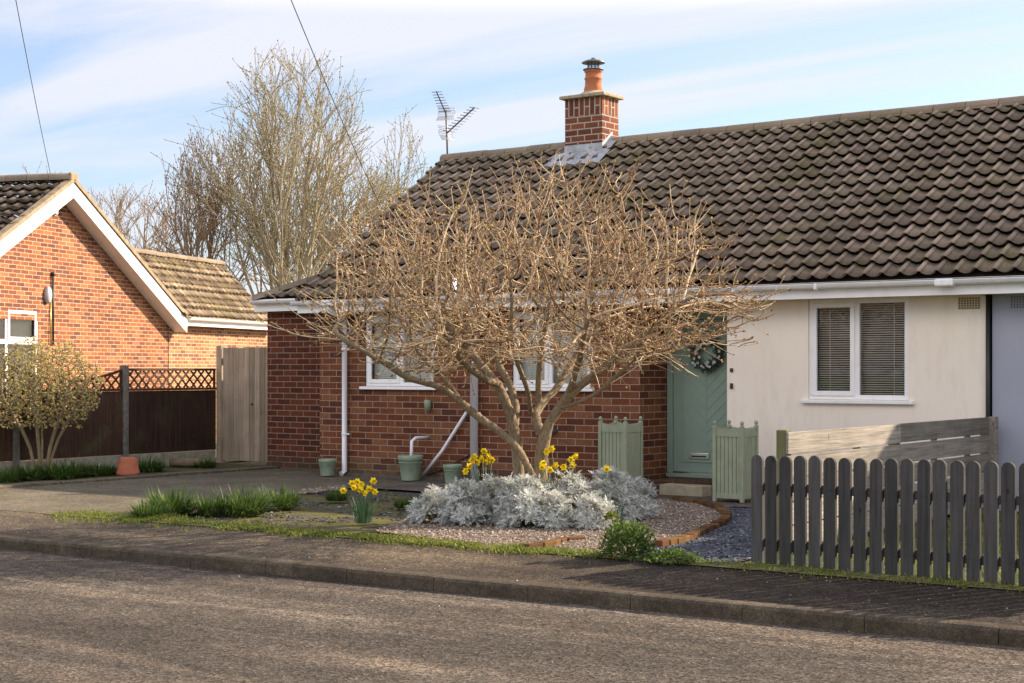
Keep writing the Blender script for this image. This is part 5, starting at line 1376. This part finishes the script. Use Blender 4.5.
crown_tree('background_tree',at(208,41),1.4,7.9,1.6,'brownish bare tree left of the tall broad tree','bark_far2','bud_far2',7500,8,nl=7)
crown_tree('background_tree',at(352,42),1.2,7.6,1.9,'pale bare tree at the right foot of the tall broad tree','bark_far','bud_far',11000,13,nl=7)
crown_tree('background_tree',at(405,44),1.6,8.8,1.0,'slender bare tree just left of the roof slope and aerial','bark_far','bud_far',8000,17,nl=4)
crown_tree('background_tree',at(122,60),2,8.8,2.8,'distant sparse bare tree right of the left gable','bark_far2','bud_far2',5000,23,nl=6,tip=.008)
crown_tree('background_tree',at(22,60),2,9.7,2.6,'distant bare tree whose tips show above the left roof','bark_far2','bud_far2',5000,29,nl=6,tip=.008)

# ------------------------------------------------------------------ overhead wires
pole=Vector((-5.6,3.2,7.6))
def wire(a,e,sag,r,label):
    b=MB(); n=24; b.tube([a.lerp(e,i/n)-Vector((0,0,sag*4*(i/n)*(1-i/n))) for i in range(n+1)],r,5); tag(b.build('overhead_wire',M['black']),label,'wire')
wire(pole,D(50.5,174,28.4),  .25,.0052,'thin overhead wire rising from the left house ridge')
eW=Vector((-16.0,18.9,3.85))
wire(pole+Vector((.1,0,0)),eW,.28,.0052,'thin overhead wire running down to the tiled roof behind the garden tree')

# ------------------------------------------------------------------ light, sky, camera
S=Vector((.714,1,.68)).normalized(); el=math.asin(S.z); az=math.atan2(S.x,S.y)
sun=bpy.data.lights.new('sun','SUN'); sun.energy=5.0; sun.angle=R(.53); sun.color=(1,.84,.64)
so=bpy.data.objects.new('sun',sun); col.objects.link(so); so.rotation_euler=S.to_track_quat('Z','Y').to_euler(); so.location=(20,30,20)
w=bpy.data.worlds.new('World'); sc.world=w; w.use_nodes=True; nt=w.node_tree; nt.nodes.clear()
o=nt.nodes.new('ShaderNodeOutputWorld'); bg=nt.nodes.new('ShaderNodeBackground'); bg.inputs[1].default_value=.15
sky=nt.nodes.new('ShaderNodeTexSky'); sky.sky_type='NISHITA'; sky.sun_disc=False; sky.sun_elevation=el; sky.sun_rotation=az; sky.air_density=1.0; sky.dust_density=1.2; sky.ozone_density=1.0
tc=nt.nodes.new('ShaderNodeTexCoord'); sep=nt.nodes.new('ShaderNodeSeparateXYZ'); nt.links.new(tc.outputs['Generated'],sep.inputs[0])
def wm(op,a,b_=None):
    x=nt.nodes.new('ShaderNodeMath'); x.operation=op
    for i,v in enumerate((a,b_)):
        if v is None: continue
        if isinstance(v,bpy.types.NodeSocket): nt.links.new(v,x.inputs[i])
        else: x.inputs[i].default_value=v
    return x.outputs[0]
zc=wm('MAXIMUM',sep.outputs[2],.03); zc=wm('ADD',zc,.06)
cb=nt.nodes.new('ShaderNodeCombineXYZ'); nt.links.new(wm('DIVIDE',sep.outputs[0],zc),cb.inputs[0]); nt.links.new(wm('DIVIDE',sep.outputs[1],zc),cb.inputs[1])
mp=nt.nodes.new('ShaderNodeMapping'); mp.inputs['Rotation'].default_value=(0,0,R(-52)); mp.inputs['Scale'].default_value=(.22,1.0,1); mp.inputs['Location'].default_value=(.9,.35,0); nt.links.new(cb.outputs[0],mp.inputs[0])
nz_=nt.nodes.new('ShaderNodeTexNoise'); nz_.inputs['Scale'].default_value=1.05; nz_.inputs['Detail'].default_value=8; nz_.inputs['Roughness'].default_value=.55; nz_.inputs['Distortion'].default_value=.5; nt.links.new(mp.outputs[0],nz_.inputs['Vector'])
rp=nt.nodes.new('ShaderNodeValToRGB'); rp.color_ramp.elements[0].position=.41; rp.color_ramp.elements[0].color=(.15,.15,.15,1); rp.color_ramp.elements[1].position=.54; rp.color_ramp.elements[1].color=(.9,.9,.9,1); nt.links.new(nz_.outputs['Fac'],rp.inputs[0])
hz=nt.nodes.new('ShaderNodeMapRange'); hz.inputs['From Min'].default_value=.06; hz.inputs['From Max'].default_value=.19; hz.inputs['To Min'].default_value=.55; hz.inputs['To Max'].default_value=1; nt.links.new(sep.outputs[2],hz.inputs[0])
fac=wm('MULTIPLY',rp.outputs[0],hz.outputs[0])
mx=nt.nodes.new('ShaderNodeMix'); mx.data_type='RGBA'; nt.links.new(fac,mx.inputs['Factor']); sm=nt.nodes.new('ShaderNodeMix'); sm.data_type='RGBA'; sm.blend_type='MULTIPLY'; sm.inputs['Factor'].default_value=1; nt.links.new(sky.outputs[0],sm.inputs['A']); sm.inputs['B'].default_value=(.58,.60,.68,1); nt.links.new(sm.outputs['Result'],mx.inputs['A']); cr=nt.nodes.new('ShaderNodeValToRGB'); E=cr.color_ramp.elements
E[0].position=.22; E[0].color=(.275,.278,.310,1); E[1].position=.36; E[1].color=(1.0,.93,.86,1)
for p_,c_ in ((.58,(.80,.76,.74,1)),(.80,(.30,.31,.36,1))): q_=E.new(p_); q_.color=c_  # bright cloud band above the view, added as fill for the shaded walls
nt.links.new(sep.outputs[2],cr.inputs[0])
cs=nt.nodes.new('ShaderNodeMix'); cs.data_type='RGBA'; cs.blend_type='MULTIPLY'; cs.inputs['Factor'].default_value=1; nt.links.new(cr.outputs[0],cs.inputs['A']); cs.inputs['B'].default_value=(10.2,10.2,10.2,1); nt.links.new(cs.outputs['Result'],mx.inputs['B'])
nt.links.new(mx.outputs['Result'],bg.inputs[0]); nt.links.new(bg.outputs[0],o.inputs[0])

cd=bpy.data.cameras.new('camera'); co=bpy.data.objects.new('camera',cd); col.objects.link(co); sc.camera=co
cd.sensor_width=36; cd.lens=F/1024*36; cd.shift_y=(HY-341.5)/1024; cd.clip_end=2000; cd.clip_start=.1
co.location=(0,0,H); co.rotation_euler=(R(90),0,math.atan2(SA,CA))
sc.view_settings.view_transform='Standard'; sc.view_settings.look='None'; sc.view_settings.exposure=1.12; sc.view_settings.gamma=1
sc.cycles.max_bounces=6; sc.cycles.transparent_max_bounces=12
